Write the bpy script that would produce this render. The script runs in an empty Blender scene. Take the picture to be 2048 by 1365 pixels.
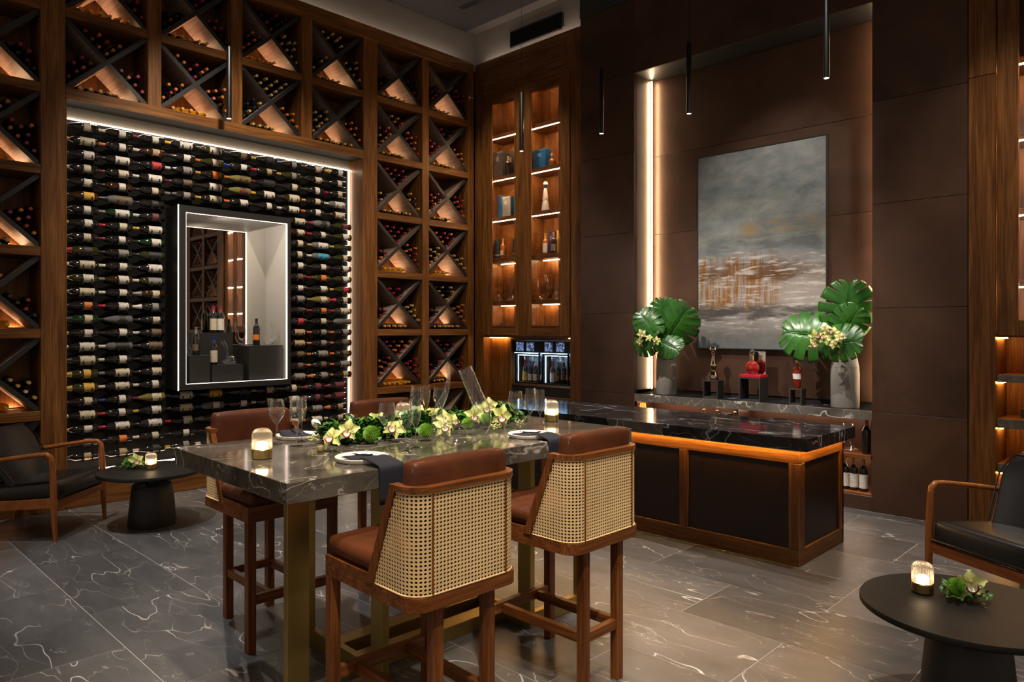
import bpy, math, random, numpy as np
from mathutils import Vector, Matrix, Euler
random.seed(7)
SC = bpy.context.scene
COL = SC.collection
PI = math.pi
# ------------------------------------------------------------------ camera
# world: the two walls meet at the origin; wine wall = plane X 0, bronze wall = plane Y 0
CAM = Vector((7.498, -6.936, 1.65)); YAW = math.radians(44.2); FPX = 1434.0; HY = 660.0
cd = bpy.data.cameras.new('camera'); cam = bpy.data.objects.new('camera', cd); COL.objects.link(cam)
cam.location = CAM; cam.rotation_euler = (PI / 2, 0, YAW)
cd.sensor_width = 36; cd.lens = 36 * FPX / 2048; cd.shift_y = -(682.5 - HY) / 2048
cd.clip_start = .05; cd.clip_end = 60
SC.camera = cam
VR = Vector((math.cos(YAW), math.sin(YAW), 0)); VF = Vector((-math.sin(YAW), math.cos(YAW), 0))
def ray(x, y): return VF + VR * ((x - 1024) / FPX) + Vector((0, 0, (HY - y) / FPX))
def onX(x, y, c=0): d = ray(x, y); return CAM + d * ((c - CAM.x) / d.x)
def onY(x, y, c=0): d = ray(x, y); return CAM + d * ((c - CAM.y) / d.y)
def onZ(x, y, c=0): d = ray(x, y); return CAM + d * ((c - CAM.z) / d.z)
# ------------------------------------------------------------------ world, exposure
w = bpy.data.worlds.new('world'); SC.world = w; w.use_nodes = True
w.node_tree.nodes['Background'].inputs[0].default_value = (1.0, .80, .62, 1)
w.node_tree.nodes['Background'].inputs[1].default_value = .195  # warm ambient fill added; it enters through the open sides of the room
SC.view_settings.view_transform = 'Standard'; SC.view_settings.look = 'None'
SC.view_settings.exposure = 1.0; SC.view_settings.gamma = 1.0
SC.view_settings.use_curve_mapping = False
try:
    SC.cycles.max_bounces = 8; SC.cycles.transparent_max_bounces = 24; SC.cycles.glossy_bounces = 4
    SC.cycles.caustics_reflective = False; SC.cycles.caustics_refractive = False
    SC.cycles.sample_clamp_indirect = 4.0
except Exception: pass
# ------------------------------------------------------------------ ceiling downlights
def spot(loc, target, watts, size=50, blend=.6, col=(1, .82, .62), r=.06):
    l = bpy.data.lights.new('downlight', 'SPOT'); o = bpy.data.objects.new('downlight', l); COL.objects.link(o)
    l.energy = watts; l.spot_size = math.radians(size); l.spot_blend = blend; l.color = col; l.shadow_soft_size = r
    o.location = loc; o.rotation_euler = (Vector(target) - Vector(loc)).to_track_quat('-Z', 'Y').to_euler()
    return o
CZ = 5.76
spot((4.6, -5.6, CZ), (4.45, -5.0, 1.0), 320, 34, .7)
spot((4.5, -3.4, CZ), (4.45, -4.0, 1.0), 310, 34, .7)
spot((6.6, -5.6, CZ), (5.2, -4.7, .6), 380, 44, .8, (1, .87, .72))
spot((1.5, -6.3, CZ), (1.4, -4.9, 0), 300, 38, .5, (1, .88, .75))
spot((2.6, -5.9, CZ), (2.6, -4.6, 0), 330, 40, .6, (.93, .93, .97))
spot((2.6, -4.4, CZ), (-.2, -3.3, 2.0), 480, 62, .9, (1, .86, .7))
spot((3.2, -1.9, CZ), (.2, -1.0, 2.5), 165, 60, .9)
spot((4.6, -1.45, CZ), (4.6, -1.75, .9), 330, 56, .7, (1, .92, .84))
spot((6.3, -2.3, CZ), (6.0, -2.6, 0), 330, 50, .8, (1, .92, .85))
spot((3.2, -1.5, CZ), (3.0, -1.8, .9), 195, 52, .7, (1, .9, .8))
spot((5.25, -1.9, CZ), (4.1, .3, 2.4), 270, 40, .8, (1, .93, .85))
spot((7.6, -4.2, CZ), (7.0, -3.4, .4), 120, 44, .8)
spot((6.8, -1.6, CZ), (6.4, .1, 1.6), 180, 46, .8)
spot((2.7, -3.3, CZ), (3.9, .2, 1.15), 620, 34, .9, (1, .9, .78), .05)
spot((5.6, -3.0, CZ), (4.9, .1, 1.3), 380, 26, .9, (1, .9, .78), .05)
spot((7.5, -6.5, CZ), (4.9, -4.9, .6), 430, 40, .7, (1, .86, .70), .07)
spot((1.0, -1.6, CZ), (.8, 0, 3.2), 90, 60, .8)
# ------------------------------------------------------------------ helpers
def lin(h):
    h = h.lstrip('#'); v = [int(h[i:i + 2], 16) / 255 for i in (0, 2, 4)]
    return tuple(c / 12.92 if c <= .04045 else ((c + .055) / 1.055) ** 2.4 for c in v)
class MB:
    """collects shapes for one mesh"""
    def __init__(s): s.v = []; s.f = []; s.m = []; s.mi = 0; s.mark = 0
    def begin(s): s.mark = len(s.v); return s
    def xf(s, M, a=None):
        a = s.mark if a is None else a
        for i in range(a, len(s.v)): s.v[i] = tuple(M @ Vector(s.v[i]))
        return s
    def add(s, vs, fs):
        b = len(s.v); s.mark = b; s.v += [tuple(p) for p in vs]
        for q in fs: s.f.append([b + i for i in q]); s.m.append(s.mi)
        return s
    def box(s, x0, x1, y0, y1, z0, z1, ch=0.0):
        if x1 < x0: x0, x1 = x1, x0
        if y1 < y0: y0, y1 = y1, y0
        if z1 < z0: z0, z1 = z1, z0
        ch = min(ch, .45 * min(x1 - x0, y1 - y0, z1 - z0))
        if ch <= 0:
            vs = [(x, y, z) for z in (z0, z1) for y in (y0, y1) for x in (x0, x1)]
            return s.add(vs, [(0, 2, 3, 1), (4, 5, 7, 6), (0, 1, 5, 4), (2, 6, 7, 3), (0, 4, 6, 2), (1, 3, 7, 5)])
        c = Vector(((x0 + x1) / 2, (y0 + y1) / 2, (z0 + z1) / 2)); h = ((x1 - x0) / 2, (y1 - y0) / 2, (z1 - z0) / 2)
        vs = []; ix = {}
        for sx in (-1, 1):
            for sy in (-1, 1):
                for sz in (-1, 1):
                    for ax in range(3):
                        d = [h[0] - ch, h[1] - ch, h[2] - ch]; d[ax] = h[ax]
                        ix[sx, sy, sz, ax] = len(vs); vs.append((c.x + sx * d[0], c.y + sy * d[1], c.z + sz * d[2]))
        fs = []
        for ax in range(3):
            for sg in (-1, 1):
                o = [a for a in range(3) if a != ax]; q = []
                for a, b in ((-1, -1), (1, -1), (1, 1), (-1, 1)):
                    k = [0, 0, 0]; k[ax] = sg; k[o[0]] = a; k[o[1]] = b; q.append(ix[k[0], k[1], k[2], ax])
                fs.append(q)
        for ax in range(3):
            o = [a for a in range(3) if a != ax]
            for a in (-1, 1):
                for b in (-1, 1):
                    q = []
                    for sg, f in ((-1, o[0]), (1, o[0]), (1, o[1]), (-1, o[1])):
                        k = [0, 0, 0]; k[ax] = sg; k[o[0]] = a; k[o[1]] = b; q.append(ix[k[0], k[1], k[2], f])
                    fs.append(q)
        for sx in (-1, 1):
            for sy in (-1, 1):
                for sz in (-1, 1): fs.append([ix[sx, sy, sz, a] for a in range(3)])
        return s.add(vs, fs)
    def prism(s, poly, z0, z1, M=None):
        """polygon in x,y extruded along z (then transformed)"""
        n = len(poly); vs = [(x, y, z0) for x, y in poly] + [(x, y, z1) for x, y in poly]
        fs = [list(range(n))[::-1], list(range(n, 2 * n))] + [(i, (i + 1) % n, n + (i + 1) % n, n + i) for i in range(n)]
        s.add(vs, fs)
        if M is not None: s.xf(M)
        return s
    def lathe(s, prof, seg=16, M=None, a0=0.0, a1=2 * PI, rib=None):
        full = abs(a1 - a0 - 2 * PI) < 1e-6; n = seg if full else seg + 1
        vs = []; rings = []
        for r, z in prof:
            if r < 1e-6 and full: rings.append([len(vs)]); vs.append((0, 0, z)); continue
            k = []
            for i in range(n):
                a = a0 + (a1 - a0) * i / seg; rr = r * (1 + (rib[0] * math.cos(rib[1] * a) if rib else 0))
                k.append(len(vs)); vs.append((rr * math.cos(a), rr * math.sin(a), z))
            rings.append(k)
        fs = []
        for A, B in zip(rings, rings[1:]):
            for i in range(seg):
                j = (i + 1) % n if full else i + 1
                if len(A) == 1 and len(B) == 1: continue
                if len(A) == 1: fs.append((A[0], B[j], B[i]))
                elif len(B) == 1: fs.append((A[i], A[j], B[0]))
                else: fs.append((A[i], A[j], B[j], B[i]))
        s.add(vs, fs)
        if M is not None: s.xf(M)
        return s
    def tube(s, pts, rad, seg=8, caps=True, sq=None, up=(0, 0, 1)):
        """round (or with sq=(w,h) rectangular) bar along points"""
        pts = [Vector(p) for p in pts]; n = len(pts)
        if not hasattr(rad, '__len__'): rad = [rad] * n
        vs = []; fs = []; N = None
        for i, p in enumerate(pts):
            t = (pts[min(i + 1, n - 1)] - pts[max(i - 1, 0)]).normalized()
            if N is None:
                N = Vector(up).cross(t)
                if N.length < 1e-4: N = Vector((1, 0, 0)).cross(t)
                N.normalize()
            else:
                N = (N - t * N.dot(t)).normalized()
            B = t.cross(N)
            for k in range(seg):
                a = 2 * PI * k / seg
                vs.append(p + (N * math.cos(a) + B * math.sin(a)) * rad[i])
        for i in range(n - 1):
            for k in range(seg):
                j = (k + 1) % seg
                fs.append((i * seg + k, i * seg + j, (i + 1) * seg + j, (i + 1) * seg + k))
        if caps: fs.append(list(range(seg))[::-1]); fs.append([(n - 1) * seg + k for k in range(seg)])
        return s.add(vs, fs)
    def bar(s, a, b, w, h, w2=None, h2=None, up=(0, 0, 1)):
        """rectangular bar from a to b"""
        a = Vector(a); b = Vector(b); t = (b - a).normalized(); n = Vector(up).cross(t)
        if n.length < 1e-4: n = Vector((1, 0, 0)).cross(t)
        n.normalize(); u = t.cross(n); w2 = w2 or w; h2 = h2 or h
        vs = []
        for p, ww, hh in ((a, w, h), (b, w2, h2)):
            for i, j in ((-1, -1), (1, -1), (1, 1), (-1, 1)): vs.append(p + n * (i * ww / 2) + u * (j * hh / 2))
        return s.add(vs, [(3, 2, 1, 0), (4, 5, 6, 7), (0, 1, 5, 4), (1, 2, 6, 5), (2, 3, 7, 6), (3, 0, 4, 7)])
    def grid(s, P):
        """P[i][j] of points"""
        r = len(P); c = len(P[0])
        return s.add([p for row in P for p in row], [(i * c + j, i * c + j + 1, (i + 1) * c + j + 1, (i + 1) * c + j) for i in range(r - 1) for j in range(c - 1)])
    def mesh(s, name, mats, smooth=False):
        me = bpy.data.meshes.new(name); me.from_pydata(s.v, [], s.f)
        for m in (mats if isinstance(mats, (list, tuple)) else [mats]): me.materials.append(MAT[m] if isinstance(m, str) else m)
        if any(s.m): me.polygons.foreach_set('material_index', s.m)
        if smooth:
            me.polygons.foreach_set('use_smooth', [True] * len(s.f))
            me.set_sharp_from_angle(angle=math.radians(smooth if smooth is not True else 35))
        me.update()
        return me
    def obj(s, name, mats, parent=None, smooth=False, loc=None, rel=False):
        if rel and parent is not None:
            o = Vector(parent.location); s.v = [tuple(Vector(p) - o) for p in s.v]
        return link(name, s.mesh(name, mats, smooth), parent, loc)
def link(name, me, parent=None, loc=None, rot=None):
    o = bpy.data.objects.new(name, me); COL.objects.link(o)
    if parent is not None: o.parent = parent
    if loc is not None: o.location = loc
    if rot is not None: o.rotation_euler = rot
    return o
def tag(o, label=None, cat=None, group=None, kind=None):
    if label: o['label'] = label
    if cat: o['category'] = cat
    if group: o['group'] = group
    if kind: o['kind'] = kind
    return o
def thing(name, label, cat, loc=(0, 0, 0), rz=0, group=None):
    o = bpy.data.objects.new(name, None); COL.objects.link(o); o.empty_display_size = .1
    o.location = loc; o.rotation_euler = (0, 0, rz)
    return tag(o, label, cat, group)
def copy_tree(o, parent=None):
    c = o.copy(); COL.objects.link(c); c.parent = parent
    for ch in list(o.children): copy_tree(ch, c)
    return c
T = Matrix.Translation
def RZ(a): return Matrix.Rotation(a, 4, 'Z')
def RX(a): return Matrix.Rotation(a, 4, 'X')
def RY(a): return Matrix.Rotation(a, 4, 'Y')
ORD = ['first', 'second', 'third', 'fourth', 'fifth', 'sixth', 'seventh', 'eighth', 'ninth', 'tenth', 'eleventh', 'twelfth']
NUM = 'one two three four five six seven eight nine ten eleven twelve thirteen fourteen fifteen sixteen seventeen eighteen nineteen twenty twenty-one twenty-two twenty-three twenty-four twenty-five'.split()
# ------------------------------------------------------------------ materials
MAT = {}
class NT:
    def __init__(s, name):
        m = bpy.data.materials.new(name); m.use_nodes = True; MAT[name] = m; s.m = m; s.t = m.node_tree
        s.b = s.t.nodes['Principled BSDF']; s.out = s.t.nodes['Material Output']
    def n(s, kind, **kw):
        x = s.t.nodes.new(kind)
        for k, v in kw.items():
            if k[0] == '_': setattr(x, k[1:], v)
            else: x.inputs[int(k[1:]) if k[0] == 'i' and k[1:].isdigit() else k.replace('_', ' ')].default_value = v
        return x
    def l(s, a, b): s.t.links.new(a, b)
    def ramp(s, fac, stops):
        r = s.t.nodes.new('ShaderNodeValToRGB'); e = r.color_ramp.elements
        while len(e) < len(stops): e.new(.5)
        for q, (p, c) in zip(e, stops): q.position = p; q.color = (*c, 1) if len(c) == 3 else c
        s.l(fac, r.inputs[0]); return r.outputs[0]
    def math(s, op, a, b=None, clamp=False):
        x = s.t.nodes.new('ShaderNodeMath'); x.operation = op; x.use_clamp = clamp
        for i, v in enumerate((a, b)):
            if v is None: continue
            if isinstance(v, (int, float)): x.inputs[i].default_value = v
            else: s.l(v, x.inputs[i])
        return x.outputs[0]
    def mix(s, fac, a, b, blend='MIX'):
        x = s.t.nodes.new('ShaderNodeMix'); x.data_type = 'RGBA'; x.blend_type = blend
        for i, v in ((0, fac), (6, a), (7, b)):
            if isinstance(v, (int, float)): x.inputs[i].default_value = v
            elif isinstance(v, tuple): x.inputs[i].default_value = (*v, 1) if len(v) == 3 else v
            else: s.l(v, x.inputs[i])
        return x.outputs[2]
    def coords(s, scale=(1, 1, 1), rand=0.0, rot=(0, 0, 0), kind='Object'):
        tc = s.n('ShaderNodeTexCoord'); v = tc.outputs[kind]
        if rand:
            oi = s.n('ShaderNodeObjectInfo'); mu = s.n('ShaderNodeVectorMath', _operation='SCALE')
            mu.inputs[0].default_value = (1.0, .73, .41); s.l(s.math('MULTIPLY', oi.outputs['Random'], rand), mu.inputs['Scale'])
            ad = s.n('ShaderNodeVectorMath', _operation='ADD'); s.l(v, ad.inputs[0]); s.l(mu.outputs[0], ad.inputs[1]); v = ad.outputs[0]
        mp = s.n('ShaderNodeMapping'); mp.inputs['Scale'].default_value = scale; mp.inputs['Rotation'].default_value = rot
        s.l(v, mp.inputs[0]); return mp.outputs[0]
    def noise(s, vec, scale, detail=4, rough=.55, dist=0.0):
        x = s.n('ShaderNodeTexNoise'); x.inputs['Scale'].default_value = scale; x.inputs['Detail'].default_value = detail
        x.inputs['Roughness'].default_value = rough; x.inputs['Distortion'].default_value = dist
        if vec is not None: s.l(vec, x.inputs['Vector'])
        return x.outputs['Fac']
    def bump(s, h, strength=.2, dist=.01):
        x = s.n('ShaderNodeBump'); x.inputs['Strength'].default_value = strength; x.inputs['Distance'].default_value = dist
        s.l(h, x.inputs['Height']); s.l(x.outputs[0], s.b.inputs['Normal'])
    def set(s, **kw):
        for k, v in kw.items():
            k = k.replace('_', ' ')
            if isinstance(v, tuple) and len(v) == 3: v = (*v, 1)
            if isinstance(v, bpy.types.NodeSocket): s.l(v, s.b.inputs[k])
            else: s.b.inputs[k].default_value = v
        return s
def plain(name, col, rough=.5, metal=0.0, spec=.5, bump=0.0, bscale=80, var=0.0, **kw):
    t = NT(name)
    if var:
        n_ = t.noise(t.coords(rand=7.0), 3.0, 3)
        t.set(Base_Color=t.ramp(n_, [(.3, tuple(c * (1 - var) for c in col)), (.7, tuple(c * (1 + var) for c in col))]))
    else: t.set(Base_Color=col)
    t.set(Roughness=rough, Metallic=metal, Specular_IOR_Level=spec, **kw)
    if bump: t.bump(t.noise(t.coords(), bscale, 3), bump, .002)
    return t
def wood(name, axis, dark, light, rough=.42, sc=1.0, bump=.12):
    t = NT(name); s = [9 * sc] * 3; s[axis] = .7 * sc
    v = t.coords(tuple(s), rand=13.0)
    g = t.noise(v, 1.6, 6, .6, .9)
    s2 = [110 * sc] * 3; s2[axis] = 3 * sc
    p = t.noise(t.coords(tuple(s2), rand=13.0), 1.0, 2, .5)
    c = t.ramp(g, [(.28, dark), (.5, tuple(.55 * a + .45 * b for a, b in zip(dark, light))), (.72, light)])
    c = t.mix(t.math('MULTIPLY', t.ramp(p, [(.40, (0, 0, 0)), (.62, (1, 1, 1))]), .55), c, tuple(.5 * x for x in dark))
    t.set(Base_Color=c, Roughness=rough, Specular_IOR_Level=.25); t.bump(t.math('ADD', g, p), bump, .003); return t
def veins(t, v, scale, width, seed, dist=.6, mask_scale=.9, lo=.45, hi=.62, detail=2.5):
    """thin wandering lines: where a noise crosses its middle value, broken up by a second noise"""
    mp = t.n('ShaderNodeVectorMath', _operation='ADD'); t.l(v, mp.inputs[0]); mp.inputs[1].default_value = (seed, seed * .7, seed * .3)
    n1 = t.noise(mp.outputs[0], scale, detail, .5, dist)
    d = t.math('ABSOLUTE', t.math('SUBTRACT', n1, .5))
    ln = t.ramp(d, [(0, (1, 1, 1)), (width, (0, 0, 0))])
    mk = t.ramp(t.noise(mp.outputs[0], mask_scale, 2), [(lo, (0, 0, 0)), (hi, (1, 1, 1))])
    return t.math('MULTIPLY', ln, mk)
def marble(name, dark, mid, vein, rough, sc=1.0, rand=0.0, rough2=None, bump=0.0, stretch=(1, 1, 1), rot=(0, 0, 0), w=1.0, mlo=0.0, speck=0.0):
    t = NT(name); v = t.coords(tuple(sc * a for a in stretch), rand=rand, rot=rot)
    cloud = t.noise(v, 2.2, 7, .62, .4)
    c = t.ramp(cloud, [(.3, dark), (.72, mid)])
    v1 = veins(t, v, 1.0, .0045 * w, 3.1, .3, 1.3, .5 + mlo, .6 + mlo, 3.2); v2 = veins(t, v, 1.7, .0045 * w, 17.7, .25, 1.5, .46 + mlo, .6 + mlo, 2.6); v3 = veins(t, v, 3.1, .006 * w, 41.0, .3, 2.2, .48 + mlo, .66 + mlo, 4)
    a = t.math('MAXIMUM', v1, t.math('MAXIMUM', t.math('MULTIPLY', v2, .7), t.math('MULTIPLY', v3, .4)))
    if speck: c = t.mix(t.math('MULTIPLY', t.ramp(t.noise(t.coords(), 330, 2), [(.42, (0, 0, 0)), (.66, (1, 1, 1))]), speck), c, tuple(2.0 * q for q in mid))
    c = t.mix(t.math('MULTIPLY', a, .85, True), c, vein)
    if rand:
        oi = t.n('ShaderNodeObjectInfo'); br = t.math('ADD', t.math('MULTIPLY', oi.outputs['Random'], .45), .78)
        hs = t.n('ShaderNodeHueSaturation'); t.l(br, hs.inputs['Value']); t.l(c, hs.inputs['Color']); c = hs.outputs[0]
    t.set(Base_Color=c, Roughness=rough)
    if bump: t.bump(t.noise(t.coords(), 160, 3), bump, .002)
    return t
def emis(name, col, strength):
    t = NT(name); t.set(Base_Color=(0, 0, 0), Emission_Color=col, Emission_Strength=strength); return t
def objcol(name, rough, lines=False, metal=0.0, spec=.5, trans=0.0, coat=0.0):
    t = NT(name); oi = t.n('ShaderNodeObjectInfo'); c = oi.outputs['Color']
    if lines:
        tc = t.n('ShaderNodeTexCoord'); sp = t.n('ShaderNodeSeparateXYZ'); t.l(tc.outputs['Object'], sp.inputs[0])
        r_ = t.math('MULTIPLY', oi.outputs['Random'], 3.0)
        br = t.n('ShaderNodeTexBrick'); br.inputs['Scale'].default_value = 1.0
        nz = t.noise(t.coords((140, 140, 140), rand=9.0), 1.0, 1)
        band = t.math('SINE', t.math('ADD', t.math('MULTIPLY', sp.outputs[2], 520.0), r_))
        k = t.math('MULTIPLY', t.math('GREATER_THAN', band, .35), t.math('GREATER_THAN', nz, .54))
        t.t.nodes.remove(br)
        c = t.mix(t.math('MULTIPLY', k, .75), c, (.03, .025, .02))
    t.set(Base_Color=c, Roughness=rough, Metallic=metal, Specular_IOR_Level=spec, Transmission_Weight=trans, Coat_Weight=coat)
    return t
def thinglass(name, tint=(.97, .98, .98), ior=3.5, gain=.6, rough=.02):
    t = NT(name); t.t.nodes.remove(t.b)
    tr = t.n('ShaderNodeBsdfTransparent'); tr.inputs[0].default_value = (*tint, 1)
    gl = t.n('ShaderNodeBsdfGlossy'); gl.inputs['Roughness'].default_value = rough; gl.inputs[0].default_value = (1, 1, 1, 1)
    fr = t.n('ShaderNodeLayerWeight'); fr.inputs[0].default_value = .5
    mx = t.n('ShaderNodeMixShader'); t.l(t.math('ADD', t.math('MULTIPLY', t.math('POWER', fr.outputs['Facing'], ior), gain), .06, True), mx.inputs[0]); t.l(tr.outputs[0], mx.inputs[1]); t.l(gl.outputs[0], mx.inputs[2])
    t.l(mx.outputs[0], t.out.inputs[0]); return t
D1, L1 = (.080, .026, .006), (.260, .112, .028)
wood('oak_x', 0, D1, L1); wood('oak_y', 1, D1, L1); wood('oak_z', 2, D1, L1)
D2, L2 = (.095, .026, .006), (.270, .092, .022)
wood('walnut_x', 0, D2, L2, .38); wood('walnut_y', 1, D2, L2, .38); wood('walnut_z', 2, D2, L2, .38)
wood('teak_z', 2, (.22, .066, .014), (.40, .14, .035), .35); wood('teak_x', 0, (.22, .066, .014), (.40, .14, .035), .35)
wood('board_side', 1, (.22, .15, .12), (.36, .26, .215), .5)
wood('ebony', 0, (.005, .0042, .0038), (.012, .010, .0085), .48, 1.0, .3)
plain('charcoal', (.011, .011, .012), .45, bump=.05)
plain('black_panel', (.0036, .0033, .0030), .7, spec=.12)
plain('black_metal', (.006, .006, .006), .35, .3)
plain('black_matte', (.008, .0075, .007), .55)
plain('plaster', (.20, .175, .155), .85, var=.06)
plain('ceiling_paint', (.045, .041, .040), .85)
plain('dark_paint', (.020, .022, .019), .8)
t_ = plain('bronze', (.040, .021, .014), .42, .35, bump=.04, bscale=30)
n_ = t_.noise(t_.coords(rand=5.0), 1.4, 5, .6, .5); t_.set(Base_Color=t_.ramp(n_, [(.3, (.048, .023, .0135)), (.7, (.095, .047, .029))]))
plain('dark_gap', (.004, .003, .003), .8)
t_ = plain('iron_panel', (.016, .009, .007), .38, .3)
n_ = t_.noise(t_.coords(rand=5.0), 2.2, 6, .65, 1.0); t_.set(Base_Color=t_.ramp(n_, [(.35, (.009, .006, .005)), (.75, (.030, .014, .009))]))
plain('brass', (.40, .28, .09), .42, 1.0, var=.12)
plain('brass_bright', (.55, .40, .16), .28, 1.0)
plain('chrome', (.8, .8, .8), .12, 1.0)
plain('steel', (.45, .45, .46), .3, 1.0)
plain('led_profile', (.35, .33, .3), .4, .6)
marble('floor_marble', (.037, .036, .0355), (.088, .085, .083), (.66, .62, .57), .36, 1.5, rand=31.0, bump=.2, w=.85, mlo=-.02, speck=.35, stretch=(.55, 1.5, 1), rot=(0, 0, .25))
plain('grout', (.38, .35, .32), .8)
marble('table_marble', (.030, .025, .020), (.125, .110, .088), (.80, .74, .66), .10, 1.7, w=1.2, mlo=-.08, stretch=(1.3, .7, 1.3), rot=(.3, .2, .5))
marble('black_marble', (.010, .010, .011), (.024, .024, .026), (.42, .43, .45), .09, 1.6, w=1.5, mlo=-.07, stretch=(.6, 1.6, 1))
marble('grey_marble', (.055, .049, .043), (.150, .135, .118), (.66, .60, .53), .2, 2.2, w=1.8, mlo=-.06)
t_ = plain('leather_brown', (.1, .022, .009), .5, spec=.3, bump=.25, bscale=60)
n_ = t_.noise(t_.coords(rand=5.0), 5.0, 5, .6, .5); t_.set(Base_Color=t_.ramp(n_, [(.3, (.044, .0098, .0028)), (.7, (.096, .026, .0066))]))
plain('leather_black', (.007, .006, .0055), .36, spec=.4, bump=.2, bscale=50)
plain('cane', (.68, .48, .24), .55, var=.15)
plain('stitch', (.32, .13, .06), .6)
plain('porcelain', (.78, .74, .68), .25)
t_ = plain('navy_linen', (.0045, .0055, .014), .85, bump=.3, bscale=260)
plain('concrete', (.30, .285, .265), .75, bump=.12, bscale=40, var=.08)
t_ = plain('petal', (.62, .66, .30), .5, Subsurface_Weight=0.0)
n_ = t_.noise(t_.coords(rand=5.0), 14.0, 3); t_.set(Base_Color=t_.ramp(n_, [(.3, (.38, .44, .10)), (.7, (.62, .63, .27))]))
plain('petal_white', (.78, .74, .60), .5); plain('lip_red', (.36, .02, .05), .5); plain('lip_yellow', (.62, .36, .05), .5)
plain('chrysanthemum_green', (.17, .36, .025), .6, var=.25)
plain('leaf_green', (.05, .19, .02), .38, var=.5); plain('leaf_dark', (.014, .075, .010), .32, var=.35)
plain('leaf_grey', (.16, .24, .17), .6, var=.2); plain('seed_brown', (.28, .20, .08), .7)
t_ = NT('monstera'); n_ = t_.noise(t_.coords(rand=5.0), 4.0, 3); t_.set(Base_Color=t_.ramp(n_, [(.3, (.008, .055, .007)), (.7, (.030, .125, .013))]), Roughness=.3)
plain('stem_green', (.10, .22, .04), .5)
objcol('bottle_glass', .06, coat=.3); objcol('bottle_label', .6, True); objcol('capsule', .35); objcol('paint', .45); objcol('paint_gloss', .2)
t_ = objcol('pale_glass', .04); t_.set(Transmission_Weight=.75, IOR=1.3)
t_ = NT('amber_glass'); t_.set(Base_Color=(.55, .26, .02), Roughness=.08)
tl_ = t_.n('ShaderNodeBsdfTranslucent'); tl_.inputs[0].default_value = (1, .66, .06, 1); mx_ = t_.n('ShaderNodeMixShader'); mx_.inputs[0].default_value = .88
t_.l(t_.b.outputs[0], mx_.inputs[1]); t_.l(tl_.outputs[0], mx_.inputs[2]); t_.l(mx_.outputs[0], t_.out.inputs[0])
plain('dark_glass', (.008, .007, .006), .06, spec=.6)
plain('cap_red', (.22, .012, .03), .4); plain('cap_orange', (.42, .12, .02), .4); plain('cap_black', (.012, .012, .012), .35)
plain('cap_gold', (.40, .25, .07), .4); plain('cap_white', (.45, .42, .36), .5)
thinglass('clear_glass', ior=1.7, gain=.95); thinglass('pane_glass', (.985, .98, .97), 4.0, .4)
t_ = thinglass('ribbed_glass', (.86, .84, .80), 1.6, .8, .06)
tl_ = t_.n('ShaderNodeBsdfTranslucent'); tl_.inputs[0].default_value = (.9, .85, .78, 1); mx_ = t_.n('ShaderNodeMixShader'); mx_.inputs[0].default_value = .10
t_.l(t_.out.inputs[0].links[0].from_socket, mx_.inputs[1]); t_.l(tl_.outputs[0], mx_.inputs[2]); t_.l(mx_.outputs[0], t_.out.inputs[0])
t_ = NT('mirror'); t_.set(Base_Color=(.86, .84, .80), Metallic=1.0, Roughness=.015)
emis('led_warm', (1, .60, .28), 16); emis('led_cell', (1, .58, .30), 46.0); emis('led_white', (1, .78, .56), 10); emis('led_niche', (1, .72, .42), 40)
emis('led_cove', (1, .84, .68), 11); emis('led_amber', (1, .50, .11), 36); emis('led_shelf', (1, .62, .32), 100); emis('hidden_fill', (1, .66, .46), 24); emis('led_blue', (.35, .68, 1), 9); emis('pendant_lens', (.95, .97, 1), 14)
emis('led_box', (1, .80, .66), 2.6); emis('candle_glow', (1, .70, .38), 9)
# ================================================================== floor, walls, ceiling
def struct(m, name, mats, **k): o = m.obj(name, mats, **k); o['kind'] = 'structure'; return o
fl = struct(MB().box(-.6, 11, -9.6, .6, -.12, -.0014), 'floor', 'grout')
TW, TL, GAP = .609, 1.215, .0042
tile = MB().box(GAP / 2, TL - GAP / 2, GAP / 2, TW - GAP / 2, -.0014, 0, .0006).mesh('floor_tile', 'floor_marble')
rng = random.Random(3)
for r in range(-11, 5):
    y = -2.62 + r * TW
    if y > .1 or y < -9.3: continue
    x = 4.672 + (TL / 2 if r % 2 else 0) - 5 * TL
    while x < 10.5:
        if x + TL > -.1:
            o = link('floor_tile', tile, fl, (x, y, 0))
            if rng.random() < .5: o.rotation_euler = (0, 0, PI); o.location = (x + TL, y + TW, 0)
        x += TL
struct(MB().box(-.62, -.52, -9.6, .6, 0, 6.1), 'wall_left', 'black_panel')
struct(MB().box(-.52, 11, .52, .62, 0, 6.1), 'wall_back', 'dark_paint')
# plaster bands above the joinery
struct(MB().box(-.52, -.25, -9.6, .52, 5.44, 6.05), 'trim_1', 'plaster')
struct(MB().box(-.25, 1.95, .25, .52, 5.44, 6.05), 'trim_2', 'plaster')
struct(MB().box(1.93, 6.06, -.01, .52, 5.49, 6.0), 'trim_3', 'dark_paint')
struct(MB().box(6.06, 11, .25, .52, 5.44, 6.05), 'trim_4', 'plaster')
# ceiling: pale slab with a dropped darker panel, a shadow gap around it
struct(MB().box(-.6, 11, -9.6, .6, 5.99, 6.1), 'ceiling', 'plaster')
m = MB().box(-.20, 11, -9.6, .02, 5.955, 5.99); struct(m, 'trim_5', 'ceiling_paint')
# linear diffuser in the dropped panel
dz = 5.955
p0 = onZ(917, 15, dz)
th = thing('ceiling_diffuser', 'dark slot air diffuser set into the grey ceiling near the corner', 'air vent', (p0.x, p0.y, dz))
L = .9; m = MB()
m.box(0, L, 0, .10, -.003, 0, .001); m.obj('frame', 'dark_gap', th)
for k in range(3): MB().box(.01, L - .01, .015 + k * .028, .028 + k * .028, -.004, -.002).obj('blade', 'black_metal', th)
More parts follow.
